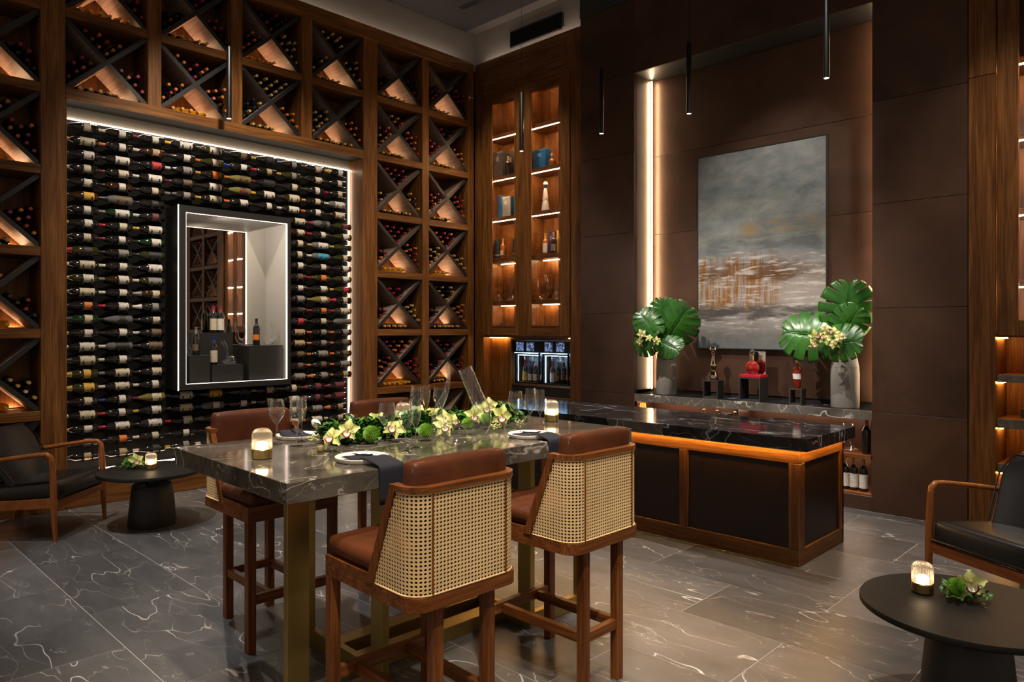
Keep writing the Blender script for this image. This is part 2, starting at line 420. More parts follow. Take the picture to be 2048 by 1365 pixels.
# supply grille on the plaster above the cabinet
ga, gb = onY(1022, 97, .25), onY(1124, 57, .25)
g = thing('wall_grille', 'black louvred air grille on the grey band above the glazed cabinet', 'air vent', (ga.x, .25, ga.z))
W_, H_ = gb.x - ga.x, onY(1022, 65, .25).z - ga.z
MB().box(0, W_, -.006, .0, 0, H_).obj('backing', 'dark_gap', g)
m = MB()
for a in ((0, W_, 0, .018), (0, W_, H_ - .018, H_), (0, .018, 0, H_), (W_ - .018, W_, 0, H_), (W_ * .44, W_ * .44 + .014, 0, H_)): m.box(a[0], a[1], -.022, -.006, a[2], a[3], .002)
m.obj('frame', 'black_metal', g)
sl = MB().box(-.002, .002, -.018, -.006, .018, H_ - .018).mesh('slat', 'black_metal')
for k in range(44): link('slat', sl, g, (.026 + k * .0218, 0, 0))
# concealed uplight strips on top of the joinery
def strip(name, parent, a, b, w=.012, h=.008, mat='led_warm'):
    return MB().box(min(a[0], b[0]) - (w / 2 if a[0] == b[0] else 0), max(a[0], b[0]) + (w / 2 if a[0] == b[0] else 0),
                    min(a[1], b[1]) - (w / 2 if a[1] == b[1] else 0), max(a[1], b[1]) + (w / 2 if a[1] == b[1] else 0),
                    min(a[2], b[2]) - (h / 2 if a[2] == b[2] else 0), max(a[2], b[2]) + (h / 2 if a[2] == b[2] else 0)).obj(name, mat, parent)
# ================================================================== wine racks (local x = along the wall, y = into the wall)
DEP = .44
ROWZ = [.92 + .738 * k for k in range(6)]           # shelf tops
ROWS = [(.09, .835)] + [(ROWZ[k], ROWZ[k] + .653) for k in range(6)]
ROWS[6] = (ROWZ[5], 5.27)
RACKB = []      # bottle specs: (matrix, glass, cap, label, group)
def board_mesh(x0, x1, z0, z1, up, th, y0, y1):
    """diagonal board clipped to the cell"""
    W, H = x1 - x0, z1 - z0; k = th / 2
    ln = math.hypot(W, H); dx, dz = k * ln / H, k * ln / W
    if up: poly = [(x0, z0), (x0 + dx, z0), (x1, z1 - dz), (x1, z1), (x1 - dx, z1), (x0, z0 + dz)]
    else: poly = [(x1, z0), (x1, z0 + dz), (x0 + dx, z1), (x0, z1), (x0, z1 - dz), (x1 - dx, z0)]
    m = MB(); n = len(poly)
    vs = [(x, y0, z) for x, z in poly] + [(x, y1, z) for x, z in poly]
    m.add(vs, [list(range(n))])
    m.f = []; m.m = []
    m.f.append(list(range(n))); m.m.append(0); m.f.append(list(range(n, 2 * n))[::-1]); m.m.append(1)
    for i in range(n): m.f.append([i, n + i, n + (i + 1) % n, (i + 1) % n]); m.m.append(1)
    return m
def rack(label, cells, rows, pillars, loc=(0, 0, 0), rz=0, skip=()):
    th = thing('wine_rack', label, 'wine rack', loc, rz)
    for a, b in pillars:
        MB().box(a, b, 0, DEP, rows[0][0] - (.09 if rows[0][0] < .2 else .085), 5.27, .004).obj('pillar', 'oak_z', th)
    return th
def fill_rack(th, cells, rows, top=True, toe=True):
    ca, cb = min(c[0] for c in cells), max(c[1] for c in cells)
    MB().box(ca, cb, DEP - .02, DEP, rows[0][0], 5.27).obj('back_panel', 'oak_z', th)
    for (a, b) in cells:
        for i, (z0, z1) in enumerate(rows):
            if z0 > .5: MB().box(a, b, .004, DEP - .02, z0 - .085, z0, .004).obj('shelf', 'oak_x', th)
            elif toe: MB().box(a, b, .004, DEP - .02, 0, z0, .004).obj('toe_board', 'oak_x', th)
            board_mesh(a, b, z0, z1, True, .040, .035, DEP - .03).obj('diagonal_board', ['charcoal', 'board_side'], th)
            board_mesh(a, b, z0, z1, False, .040, .038, DEP - .033).obj('diagonal_board', ['charcoal', 'board_side'], th)
            MB().box(a + .09, b - .09, DEP - .046, DEP - .036, z0 + .001, z0 + .009).obj('led_strip', 'led_cell', th)
            if z0 < 1.7: MB().box(a + .05, b - .05, DEP - .060, DEP - .054, z0 + .0005, z0 + .015).obj('strip_cover', 'oak_x', th)
def pockets(a, b, z0, z1, R=.041):
    """bottle centres in the four pockets of an X cell"""
    W, H = b - a, z1 - z0; cx, cz = (a + b) / 2, (z0 + z1) / 2; t = .022
    al = math.atan2(H, W); u = Vector((math.cos(al), math.sin(al))); v = Vector((-math.cos(al), math.sin(al)))
    out = {}
    out['lower'] = [(a + .135 + k * .083, z0 + R) for k in range(int((W - .27) / .083) + 1)]
    # upper V: rows up both boards
    off = (t + R) / math.cos(al - 0) ; base = Vector((cx, cz + (t + R) / math.cos(al)))
    s = 2 * R
    out['upper'] = [tuple(base + u * (s * i) + v * (s * j)) for n in range(4) for i in range(n + 1) for j in (n - i,)]
    # side pockets: lattice leaning in the low corner
    cl = Vector((a + R, 0)); cl.y = z0 + math.tan(al) * (cl.x - a) + (t + R) / math.cos(al)
    nn = Vector((-math.sin(al), math.cos(al))); L_ = []
    for j in range(6):
        for i in range(6):
            p = cl + u * (s * (i + .5 * j)) + nn * (s * .867 * j)
            lim = z1 - math.tan(al) * (p.x - a) - (t + R) / math.cos(al)
            if p.y < lim and p.x >= a + R - .001: L_.append((p.x, p.y))
    out['left'] = sorted(L_, key=lambda q: q[1])
    out['right'] = [(a + b - x, z) for x, z in out['left']]
    return out
CAPW = {'cap_red': 'red-capped', 'cap_orange': 'copper-capped', 'cap_black': 'black-capped', 'cap_gold': 'gold-capped', 'cap_white': 'white-capped'}
rb = random.Random(11)
def stock(cells, rows, where, loc=(0, 0, 0), rz=0, light=1.0):
    M0 = T(loc) @ RZ(rz)
    for ci, (a, b) in enumerate(cells):
        for ri, (z0, z1) in enumerate(rows):
            if z0 < .5 : continue
            P = pockets(a, b, z0, z1)
            amber = rb.random() < .5; mono = rb.choice([('cap_red', 'cap_orange'), ('cap_red', 'cap_red', 'cap_black'), ('cap_black', 'cap_gold'), ('cap_orange', 'cap_red'), ('cap_white', 'cap_gold'), ('cap_black', 'cap_black', 'cap_red')])
            for pk, n0, n1 in (('lower', 4, 6), ('upper', 5, 10), ('left', 4, 8), ('right', 5, 8)):
                if pk == 'upper' and rb.random() < .12: continue
                pts = P[pk][:rb.randint(n0, n1)]
                caps = ('cap_gold',) if pk == 'lower' else mono
                if pk != 'lower' and rb.random() < .4: caps = rb.choice([('cap_red',), ('cap_orange',), ('cap_black', 'cap_red'), ('cap_gold',)])
                for x, z in pts:
                    cp = rb.choice(caps); gl = 'amber_glass' if (pk == 'lower' and amber) else 'dark_glass'
                    y0 = DEP - .05 - rb.random() * .03
                    y0 = .345 + rb.uniform(-.03, .015)
                    M = M0 @ T((x, y0, z)) @ RX(PI / 2) @ RZ(rb.random() * 6)
                    lab = f"{CAPW[cp]} {'golden' if gl == 'amber_glass' else 'dark'} bottle in {pk} pocket of X cell, {where(ci, ri)}"
                    RACKB.append((M, gl, cp, lab, f"bottles in the {pk} pocket, {where(ci, ri)}"))
RZL = PI / 2     # local x -> world Y, local y -> -world X
CL = [(-5.985, -5.273)]
CU = [(-5.082, -4.371), (-4.244, -3.529), (-3.407, -2.697), (-2.562, -1.859)]
CR = [(-1.651, -.931), (-.821, -.106)]
UPR = ROWS[5:]
UPR_ = [(4.61 - .738, 4.525), (4.61, 5.27)]
k1 = rack('dark oak X-cell wine rack beside the bottle wall, behind the leather armchair', CL, ROWS, [(-6.18, -5.985), (-5.273, -5.082)], rz=RZL)
fill_rack(k1, CL, ROWS)
k2 = rack('dark oak rack of eight X cells bridging over the bottle wall', CU, UPR_, [(-4.371, -4.244), (-3.529, -3.407), (-2.697, -2.562)], rz=RZL)
fill_rack(k2, CU, UPR_)
MB().box(-5.082, -1.859, -.004, 0.004, 3.77, 3.872, .002).obj('beam', 'oak_x', k2)
MB().box(-5.082, -1.859, .004, .30, 3.775, 3.787).obj('soffit', 'black_panel', k2)
k3 = rack('tall dark oak X-cell wine rack of two columns in the room corner', CR, ROWS, [(-1.859, -1.651), (-.931, -.821), (-.106, .0)], rz=RZL)
fill_rack(k3, CR, ROWS)
cn_ = struct(MB().box(-6.18, 0.0, -.004, DEP, 5.2705, 5.44, .006), 'trim_6', 'oak_x'); cn_.rotation_euler = (0, 0, RZL)
strip('cove_strip', cn_, (-6.0, .17, 5.455), (-.1, .17, 5.455), mat='led_cove')
rown = ['bottom row', 'second row up', 'third row up', 'fourth row up', 'fifth row up', 'sixth row up', 'top row']
stock(CL, ROWS, lambda c, r: f"{rown[r]}, rack behind armchair", rz=RZL)
stock(CU, UPR_, lambda c, r: f"{['lower', 'upper'][r]} row, {ORD[c]} column over bottle wall", rz=RZL)
NEAR = len(RACKB)
stock(CR, ROWS, lambda c, r: f"{rown[r]}, {['left', 'right'][c]} column, corner rack", rz=RZL)
# the same joinery goes on along the other wall (seen in the display mirror)
CF = [(7.62, 8.33), (8.44, 9.15)]
k4 = rack('dark oak X-cell wine rack past the glazed cabinet on the bronze wall side', CF, ROWS, [(7.45, 7.62), (8.33, 8.44), (9.15, 9.35)], loc=(0, .03, 0))
fill_rack(k4, CF, ROWS)
MB().box(7.45, 9.35, -.004, DEP, 5.27, 5.44, .006).obj('cornice', 'oak_x', k4)
stock(CF, ROWS, lambda c, r: f"{rown[r]}, {['left', 'right'][c]} column, far side rack", loc=(0, .03, 0))
# ---- rack bottles
PROF = [(0, 0), (.034, 0), (.0375, .006), (.0375, .19), (.033, .208), (.021, .23), (.0145, .246), (.0138, .262)]
CAPP = [(.0150, .240), (.0143, .285), (.0152, .288), (.0152, .300), (0, .300)]
def rb_mesh(gl, cp):
    m = MB().lathe(PROF, 12); m.mi = 1; m.lathe(CAPP, 12); return m.mesh('racked_bottle', [gl, cp], 40), m
cache = {}; rest = MB(); mats = ['dark_glass', 'amber_glass', 'cap_red', 'cap_orange', 'cap_black', 'cap_gold', 'cap_white']
lo = MB().lathe([PROF[0], PROF[2], PROF[3], PROF[5], PROF[6], PROF[7]], 8); nlo = len(lo.f); lo.mi = 1; lo.lathe([CAPP[0], CAPP[1], CAPP[3], CAPP[4]], 8)
def score(b): p = b[0].translation; return (p - CAM).length
order = sorted(range(len(RACKB)), key=lambda i: (score(RACKB[i]) + (20 if RACKB[i][0].translation.y > 0 else 0)))
keep = set(order[:300])
for i, (M, gl, cp, lab, grp) in enumerate(RACKB):
    if i in keep:
        if (gl, cp) not in cache: cache[gl, cp] = rb_mesh(gl, cp)[0]
        o = link('racked_bottle', cache[gl, cp]); o.matrix_world = M; tag(o, lab, 'bottle', grp)
    else:
        b0 = len(rest.v); rest.v += [tuple(M @ Vector(p)) for p in lo.v]
        for q, (f, mi) in enumerate(zip(lo.f, lo.m)): rest.f.append([b0 + j for j in f]); rest.m.append(mats.index(gl if mi == 0 else cp))
o = rest.obj('racked_bottles', mats, smooth=40); tag(o, 'many more wine bottles stored in the far X cells of the racks', 'bottle', kind='stuff')
# ================================================================== bottle wall (local x = world Y, local y = -world X)
PD = .29        # depth of the black panel
bw = thing('bottle_wall', 'black bottle display wall with lit edges between the wine racks', 'display wall', (0, 0, 0), RZL)
U0, U1 = -5.082, -1.859
BX0, BX1, BZ0, BZ1 = -4.10, -2.865, 1.035, 2.915        # display box outline
m = MB()
for a in ((U0, BX0 + .02, .30, 3.775), (BX1 - .02, U1, .30, 3.775), (BX0 + .02, BX1 - .02, .30, BZ0 + .02), (BX0 + .02, BX1 - .02, BZ1 - .02, 3.775)): m.box(a[0], a[1], PD, PD + .02, a[2], a[3])
m.obj('panel', 'black_panel', bw)
MB().box(U0, U1, .012, PD + .02, 0, .30, .004).obj('plinth', 'oak_x', bw)
MB().box(U1 - .012, U1, .0, PD, .30, 3.775, .002).obj('jamb', 'oak_z', bw)
MB().box(U0, U0 + .012, .0, PD, .30, 3.775, .002).obj('jamb', 'oak_z', bw)
MB().box(U0 + .012, U1 - .012, PD - .034, PD - .022, 3.650, 3.660).obj('led_strip', 'led_white', bw)
MB().box(U0 + .012, U1 - .012, PD - .008, PD - .001, 3.655, 3.775).obj('light_pelmet', 'led_profile', bw)
MB().box(U1 - .036, U1 - .024, PD - .014, PD - .002, .31, 3.65).obj('led_strip', 'led_white', bw)
MB().box(U0 + .014, U0 + .030, PD - .014, PD - .002, .31, 3.66).obj('led_strip', 'led_white', bw)
MB().box(U0 + .02, U1 - .02, PD - .10, PD - .07, .301, .309).obj('led_strip', 'led_white', bw)
# bottle kinds
def lerp(prof, k): return [(r * k, z) for r, z in prof]
BOT = {
 'bordeaux': [(0, .003), (.020, .0), (.034, 0), (.0375, .006), (.0378, .19), (.0345, .206), (.022, .228), (.0148, .243), (.0140, .285), (.0155, .287), (.0155, .298), (0, .298)],
 'burgundy': [(0, .003), (.022, 0), (.037, 0), (.0405, .006), (.0405, .14), (.037, .165), (.024, .215), (.0155, .245), (.0140, .283), (.0155, .285), (.0155, .296), (0, .296)],
 'champagne': [(0, .003), (.024, 0), (.040, 0), (.0435, .007), (.0435, .15), (.040, .175), (.026, .225), (.0170, .262), (.0150, .295), (.0175, .298), (.0175, .308), (0, .308)],
 'spirit': [(0, .003), (.024, 0), (.036, 0), (.0395, .005), (.0395, .175), (.036, .192), (.020, .208), (.0145, .22), (.0145, .262), (.0165, .264), (.0165, .285), (0, .285)],
}
def cap_prof(k, z0): # capsule hugging the neck
    pr = BOT[k]; zt = pr[-1][1]; pts = [(r + .0009, z) for r, z in pr if z > z0]
    return [(np.interp(z0, [p[1] for p in pr[3:]], [p[0] for p in pr[3:]]) + .0009, z0)] + pts[:-1] + [(pts[-2][0], zt + .0012), (0, zt + .0012)]
BM = {k: MB().lathe(p, 16).mesh('wine_bottle', 'bottle_glass', 40) for k, p in BOT.items()}
BP = {k: MB().lathe(p, 16).mesh('wine_bottle', 'pale_glass', 40) for k, p in BOT.items()}
CM = {k: MB().lathe(cap_prof(k, z0), 14).mesh('capsule', 'capsule', 40) for k, z0 in (('bordeaux', .240), ('burgundy', .246), ('champagne', .218), ('spirit', .222))}
def label_mesh(k, z0, z1, arc): r = max(p[0] for p in BOT[k]) + .0007; return MB().lathe([(r, z0), (r, z1)], 14, a0=-arc, a1=arc).mesh('label', 'bottle_label', 60)
LM = {(k, v): label_mesh(k, *z, arc) for k in BOT for v, (z, arc) in enumerate((((.035, .125), 1.5), ((.05, .118), 1.2), ((.028, .155), 1.65), ((.062, .122), 1.35)))}
GLC = {'dark': (.012, .010, .009), 'olive': (.026, .027, .006), 'green': (.006, .026, .008), 'brown': (.030, .011, .004), 'clear': (.45, .46, .45), 'golden': (.62, .52, .16), 'red': (.10, .004, .006), 'amber': (.30, .09, .012), 'pink': (.55, .30, .22)}
LBC = {'cream': (.52, .45, .33), 'white': (.60, .56, .50), 'yellow': (.62, .36, .05), 'black': (.018, .017, .017), 'brown': (.12, .075, .04), 'red': (.42, .02, .035), 'grey': (.22, .20, .19), 'orange': (.60, .16, .02), 'gold': (.42, .29, .09), 'blue': (.03, .28, .46), 'tan': (.38, .27, .15), 'maroon': (.13, .022, .035)}
CPC = {'red': (.30, .012, .03), 'black': (.015, .014, .014), 'gold': (.42, .26, .05), 'orange': (.48, .13, .02), 'blue': (.012, .035, .25), 'white': (.52, .48, .42), 'grey': (.16, .15, .14), 'yellow': (.60, .34, .03), 'green': (.02, .15, .03), 'maroon': (.12, .015, .03), 'copper': (.36, .13, .05)}
def bottle(kind, glass, lab, cap, lv=0, name='wine_bottle', parent=None):
    pale = glass in ('clear', 'golden', 'pink')
    o = link(name, (BP if pale else BM)[kind], parent); o.color = (*GLC[glass], 1)
    c = link('capsule', CM[kind], o); c.color = (*CPC[cap], 1)
    if lab: l = link('label', LM[kind, lv], o); l.color = (*LBC[lab], 1)
    return o
rw = random.Random(21)
NROW = 25; ZT = 3.582; PZ = .1308; PU = .3075
pegm = MB()
for dx in (.150, .225):
    pegm.box(dx - .006, dx + .006, .012, .15, -.006, -.001); pegm.box(dx - .006, dx + .006, .009, .012, -.006, .040)
peg = pegm.mesh('peg_pair', 'black_metal')
for r in range(NROW):
    z = ZT - r * PZ; n = 0; spec = []
    for k in range(11):
        u = U0 + .013 + k * PU
        inbox = BZ0 - .055 < z < BZ1 + .05
        if inbox and k > 2: u = BX1 + .025 + (k - 7) * PU
        u += rw.uniform(0, .004)
        if u + .30 > U1 - .01 or (inbox and 2 < k < 7): continue
        kind = rw.choices(['bordeaux', 'burgundy', 'champagne', 'spirit'], [6, 4, 1, 0])[0]
        glass = rw.choices(['dark', 'olive', 'green', 'brown', 'clear', 'golden'], [74, 7, 4, 5, 6, 2])[0]
        lab = rw.choices(['white', 'cream', 'yellow', 'black', 'brown', 'red', 'grey', 'tan', 'orange', 'maroon'], [40, 26, 6, 8, 5, 3, 6, 3, 2, 2])[0]
        cap = rw.choices(['black', 'white', 'red', 'gold', 'grey', 'orange', 'blue', 'yellow', 'maroon'], [34, 14, 10, 10, 12, 6, 6, 4, 4])[0]
        if k == 10 or u > U1 - .40: glass = rw.choice(['dark', 'olive', 'dark', 'olive', 'clear']) 
        if 15 <= r <= 22 and u > -2.9: lab = rw.choice(['grey', 'brown', 'grey', 'tan']); cap = 'orange'; glass = 'dark'
        if 20 <= r <= 21 and u > -2.9: lab = 'maroon'; kind = 'champagne'; cap = 'maroon'
        if r in (18, 19) and k == 0: lab, cap, glass, kind = 'yellow', 'gold', 'olive', 'champagne'
        if r == 8 and u > -2.75 and u < -2.4: lab = 'blue'; glass = 'clear'; cap = 'white'
        if r == 23 and k < 1: cap = 'red'
        o = bottle(kind, glass, lab, cap, rw.randrange(4))
        # neck towards the left, base to the right
        roll = rw.uniform(-.35, .35)
        M = RZ(RZL) @ T((u + .302, PD - .088, z)) @ RY(-PI / 2) @ RZ(PI / 2 + PI + roll)
        o.matrix_world = M
        n += 1
        gn = {'dark': 'dark', 'brown': 'brown glass', 'olive': 'olive glass', 'green': 'green glass', 'clear': 'clear glass', 'golden': 'golden glass'}[glass]
        tag(o, f"{gn} bottle with {lab} label, {ORD[n - 1]} from left in bottle wall row {NUM[r]}", 'bottle', 'bottles mounted on the black wall')
        link('peg_pair', peg, bw, (u + .02, PD - .15, z - .045))
# ================================================================== mirrored display box in the bottle wall (same local frame)
F0 = -.05      # front plane (world X = +.05)
DB = thing('display_box', 'black framed mirror-backed display niche with lit edges in the bottle wall', 'display case', (0, 0, 0), RZL)
bx0, bx1, bz0, bz1 = BX0, BX1, BZ0, BZ1
ix0, ix1, iz0, iz1 = bx0 + .075, bx1 - .035, bz0 + .055, bz1 - .065
BK = .47
m = MB()
for a in ((bx0, ix0, bz0, bz1), (ix1, bx1, bz0, bz1), (ix0, ix1, bz0, iz0), (ix0, ix1, iz1, bz1)): m.box(a[0], a[1], F0, PD + .02, a[2], a[3])
m.obj('outer_frame', 'charcoal', DB)
plain('box_lining', (.42, .40, .37), .5)
MB().box(ix0, ix0 + .004, F0 + .008, BK, iz0, iz1).obj('side_lining', 'box_lining', DB)
MB().box(ix1 - .004, ix1, F0 + .008, BK, iz0, iz1).obj('side_lining', 'box_lining', DB)
MB().box(ix0, ix1, F0 + .008, BK, iz1 - .004, iz1).obj('top_lining', 'box_lining', DB)
MB().box(ix0, ix1, F0 + .008, BK, iz0, iz0 + .004).obj('base_lining', 'charcoal', DB)
MB().box(ix0, ix1, BK, BK + .01, iz0, iz1).obj('mirror', 'mirror', DB)
e = .0035
iz0 += .004; iz1 -= .004; ix0 += .004; ix1 -= .004
spot((-.0, -3.75, iz1 - .04), (-.22, -3.25, 1.35), 15, 175, .3, (1, .86, .7), .02)  # lamp added in the top of the display box to light its inside
MB().box(ix1 - e * 1.6, ix1, F0 + .012, F0 + .028, iz0, iz1).obj('led_strip', 'led_box', DB)
MB().box(ix0, ix1, F0 + .012, F0 + .024, iz1 - e, iz1).obj('led_strip', 'led_box', DB)
MB().box(ix0, ix1, F0 + .012, F0 + .024, iz0, iz0 + e).obj('led_strip', 'led_box', DB)
MB().box(ix0, ix0 + e, F0 + .012, F0 + .024, iz0, iz1).obj('led_strip', 'led_box', DB)
MB().box(bx0 - .004, bx0 + .005, F0 - .001, F0 + .006, bz0, bz1).obj('led_strip', 'led_box', DB)
def L2W(x, y, z): return Vector((-y, x, z))
def onD(px, py, d): p = onX(px, py, -d); return (p.y, p.z)     # pixel -> (local x, z) at depth d
def cube(px0, px1, pyt, d0, d1, label):
    x0, z = onD(px0, pyt, d0); x1, _ = onD(px1, pyt, d0)
    o = thing('display_plinth', label, 'plinth', L2W((x0 + x1) / 2, (d0 + d1) / 2, iz0 + .0006), RZL, 'black plinths in the display box')
    w = (x1 - x0) / 2; dd = (d1 - d0) / 2; h = z - iz0 - .0012
    MB().box(-w, w, -dd, dd, 0, h - .004, .003).obj('body', 'black_matte', o)
    MB().box(-w - .001, w + .001, -dd - .001, dd + .001, h - .004, h, .001).obj('top_panel', 'charcoal', o)
    return z
za = cube(379, 421, 712, .06, .26, 'middle-height black plinth at the left of the display box')
zb = cube(424, 487, 731, .05, .27, 'lowest black plinth at the centre of the display box')
zc = cube(498, 566, 692, .02, .28, 'tallest black plinth at the right of the display box')
zd = cube(402, 466, 666, .29, .44, 'tall black plinth at the back of the display box against the mirror')
def stand(o, px, d, z, roll=0.0):
    x, _ = onD(px, 660, d); o.matrix_world = RZ(RZL) @ T((x, d, z)) @ RZ(-PI / 2 - .9 + roll)
    return o
def S(o, s): o.scale = (s, s, s); return o
tag(stand(bottle('bordeaux', 'dark', 'brown', 'grey', 1), 392, .15, za), 'dark wine bottle with brown label on the left plinth of the display box', 'bottle')
tag(stand(bottle('bordeaux', 'dark', 'cream', 'red', 2), 427, .36, zd), 'red-capped wine bottle with cream label on the back plinth, left of its twin', 'bottle')
tag(stand(bottle('bordeaux', 'dark', 'white', 'red', 2), 441, .36, zd), 'red-capped wine bottle with plain white label on the back plinth, right one', 'bottle')
tag(stand(bottle('bordeaux', 'dark', 'cream', 'blue', 2), 428, .13, zb), 'blue-capped wine bottle with cream label on the low centre plinth', 'bottle')
tag(stand(bottle('bordeaux', 'dark', 'orange', 'black', 3), 513, .12, zc), 'dark wine bottle with round orange label on the tallest display plinth', 'bottle')
# decanters
def decanter(path, rad, label, loc, rz=0, seg=20, name='decanter', mat='clear_glass'):
    pts = [Vector(p) for p in path]; P = []; Rr = []
    for i in range(len(pts) - 1):          # smooth the path
        p0 = pts[max(i - 1, 0)]; p1 = pts[i]; p2 = pts[i + 1]; p3 = pts[min(i + 2, len(pts) - 1)]
        for k in range(6):
            t = k / 6; P.append(.5 * ((2 * p1) + (p2 - p0) * t + (2 * p0 - 5 * p1 + 4 * p2 - p3) * t * t + (3 * p1 - p0 - 3 * p2 + p3) * t ** 3))
            Rr.append(rad[i] * (1 - t) + rad[i + 1] * t)
    P.append(pts[-1]); Rr.append(rad[-1])
    th = thing(name, label, 'decanter', loc, rz)
    MB().tube(P, Rr, seg, caps=False, up=(0, 1, 0)).obj('body', mat, th, smooth=70)
    MB().tube([P[-1] + (P[-1] - P[-2]).normalized() * .0005, P[-1] + (P[-1] - P[-2]).normalized() * .003], [Rr[-1], Rr[-1] + .0012], seg, caps=False, up=(0, 1, 0)).obj('rim', mat, th, smooth=70)
    return th
LYRE = ([(-.115, 0, .33), (-.105, 0, .25), (-.075, 0, .16), (-.07, 0, .09), (-.02, 0, .045), (.04, 0, .055), (.085, 0, .12), (.09, 0, .2), (.055, 0, .31), (.04, 0, .345)],
        [.012, .014, .018, .030, .042, .042, .038, .032, .024, .020])
SWAN = ([(.0, 0, .002), (.0, 0, .004), (0, 0, .03), (.0, 0, .055), (-.012, 0, .085), (-.02, 0, .13), (-.035, 0, .19), (-.07, 0, .25)],
        [.0, .06, .088, .07, .026, .018, .017, .021])
def at_box(px, d, z): x, _ = onD(px, 660, d); return L2W(x, d, z)
decanter(*SWAN, 'clear swan-necked glass decanter on the low centre plinth of the display box', at_box(458, .15, zb), RZL)
decanter(*[[tuple(Vector(p) * .78) for p in LYRE[0]], [r * .78 for r in LYRE[1]]], 'clear lyre-shaped glass decanter beside the orange-labelled bottle', at_box(537, .14, zc), RZL)
decanter([(0, 0, .002), (0, 0, .004), (0, 0, .03), (0, 0, .06), (0, 0, .10), (0, 0, .15), (.0, 0, .20)], [0, .03, .045, .04, .020, .014, .020], 'slim clear carafe on the left plinth of the display box', at_box(375, .225, za), RZL)
# ================================================================== glazed corner cabinet on the bronze wall side
FY = .06
cab = thing('display_cabinet', 'tall oak cabinet with two glazed doors and lit shelves in the corner', 'cabinet', (0, FY, 0))
def cb(x0, x1, y0, y1, z0, z1, name, mat, ch=.003, par=None): return MB().box(x0, x1, y0, y1, z0, z1, ch).obj(name, mat, par or cab)
CW = 1.93
cb(-.05, .135, 0, .40, 0, 5.44, 'stile', 'oak_z'); cb(1.716, CW, 0, .40, 0, 5.44, 'stile', 'oak_z')
cb(.135, 1.716, .0, .40, 4.93, 5.44, 'frieze', 'oak_x')
m = MB()
for a in ((.20, 1.65, 5.30, 5.34), (.20, 1.65, 5.02, 5.06), (.20, .24, 5.06, 5.30), (1.61, 1.65, 5.06, 5.30)): m.box(a[0], a[1], -.012, 0, a[2], a[3], .006)
m.obj('frieze_moulding', 'oak_x', cab)
cb(.135, 1.716, .38, .40, 1.57, 4.93, 'back_panel', 'oak_z', 0)
cb(.135, 1.716, .0, .40, 1.545, 1.575, 'bottom_board', 'oak_x'); cb(.925, .945, .03, .38, 1.575, 4.93, 'divider', 'oak_z')
SHZ = [4.33, 3.74, 3.17, 2.597, 2.0]
for k, z in enumerate(SHZ):
    for a, b in ((.135, .925), (.945, 1.716)):
        cb(a, b, .04, .38, z - .005, z + .05, 'shelf', 'oak_x')
        if k < 3: MB().box(a + .05, b - .12, .042, .052, z - .012, z - .0055).obj('led_strip', 'led_shelf', cab)
        else: MB().box(a + .05, b - .12, .30, .308, z - .010, z - .0055).obj('led_strip', 'led_shelf', cab)
for a, b in ((.135, .925), (.945, 1.716)): MB().box(a + .06, b - .12, .06, .07, 4.915, 4.925).obj('led_strip', 'led_cell', cab)
for (x0, x1, p0, p1) in ((.128, .928, .325, .775), (.932, 1.724, 1.065, 1.56)):
    d = cb(x0, p0, -.022, .0, 1.575, 4.925, 'door', 'oak_z', .004)
    cb(p1, x1, -.022, .0, 1.575, 4.925, 'door_stile', 'oak_z', .004, d)
    cb(p0, p1, -.022, .0, 4.795, 4.925, 'door_rail', 'oak_x', .004, d); cb(p0, p1, -.022, .0, 1.575, 1.69, 'door_rail', 'oak_x', .004, d)
    m = MB()
    for a in ((p0, p0 + .014, 1.69, 4.795), (p1 - .014, p1, 1.69, 4.795), (p0, p1, 4.781, 4.795), (p0, p1, 1.69, 1.704)): m.box(a[0], a[1], -.028, -.018, a[2], a[3], .003)
    m.obj('glazing_bead', 'oak_z', d)
    MB().box(p0, p1, -.012, -.008, 1.69, 4.795).obj('pane', 'pane_glass', d)
# lower niche with the dispenser
cb(.135, 1.716, .0, .40, 0, .30, 'base_board', 'oak_x')
cb(.135, 1.716, .14, .40, .30, .76, 'niche_panel', 'oak_x')
cb(.135, .54, .14, .40, .76, 1.545, 'niche_panel', 'oak_z'); cb(1.60, 1.716, .14, .40, .76, 1.545, 'niche_panel', 'oak_z')
cb(.135, 1.716, .0, .14, .30, .34, 'niche_sill', 'oak_x')
cb(.54, 1.60, .14, .40, 1.515, 1.545, 'niche_panel', 'oak_x')
for a, b in ((.16, .50), (1.61, 1.70)): MB().box(a, b, .10, .118, 1.536, 1.544).obj('led_strip', 'led_amber', cab)
strip('cove_strip', cab, (.0, .10, 5.455), (1.85, .10, 5.455), mat='led_cove')
wd = thing('wine_dispenser', 'black twin-bay wine dispenser glowing blue in the cabinet niche', 'wine dispenser', (.545, FY + .17, .765))
WW = 1.05
MB().box(0, WW, .20, .21, 0, .74).obj('rear_panel', 'black_matte', wd)
MB().box(0, WW, .0, .20, 0, .12, .003).obj('base', 'black_matte', wd)
MB().box(0, WW, -.012, .02, .12, .155, .003).obj('chrome_trim', 'steel', wd)
MB().box(0, WW, .0, .20, .575, .735, .003).obj('control_panel', 'black_metal', wd)
MB().box(0, WW, -.006, .02, .735, .744, .002).obj('chrome_trim', 'steel', wd)
t_ = NT('screen_picture'); v_ = t_.coords((1, 1, 1)); sp = t_.n('ShaderNodeSeparateXYZ'); t_.l(v_, sp.inputs[0])
q = t_.math('ABSOLUTE', t_.math('ADD', t_.math('MULTIPLY', t_.noise(v_, 22, 3), .12), t_.math('SUBTRACT', t_.math('MULTIPLY', sp.outputs[0], .15), t_.math('ADD', sp.outputs[2], .045))))
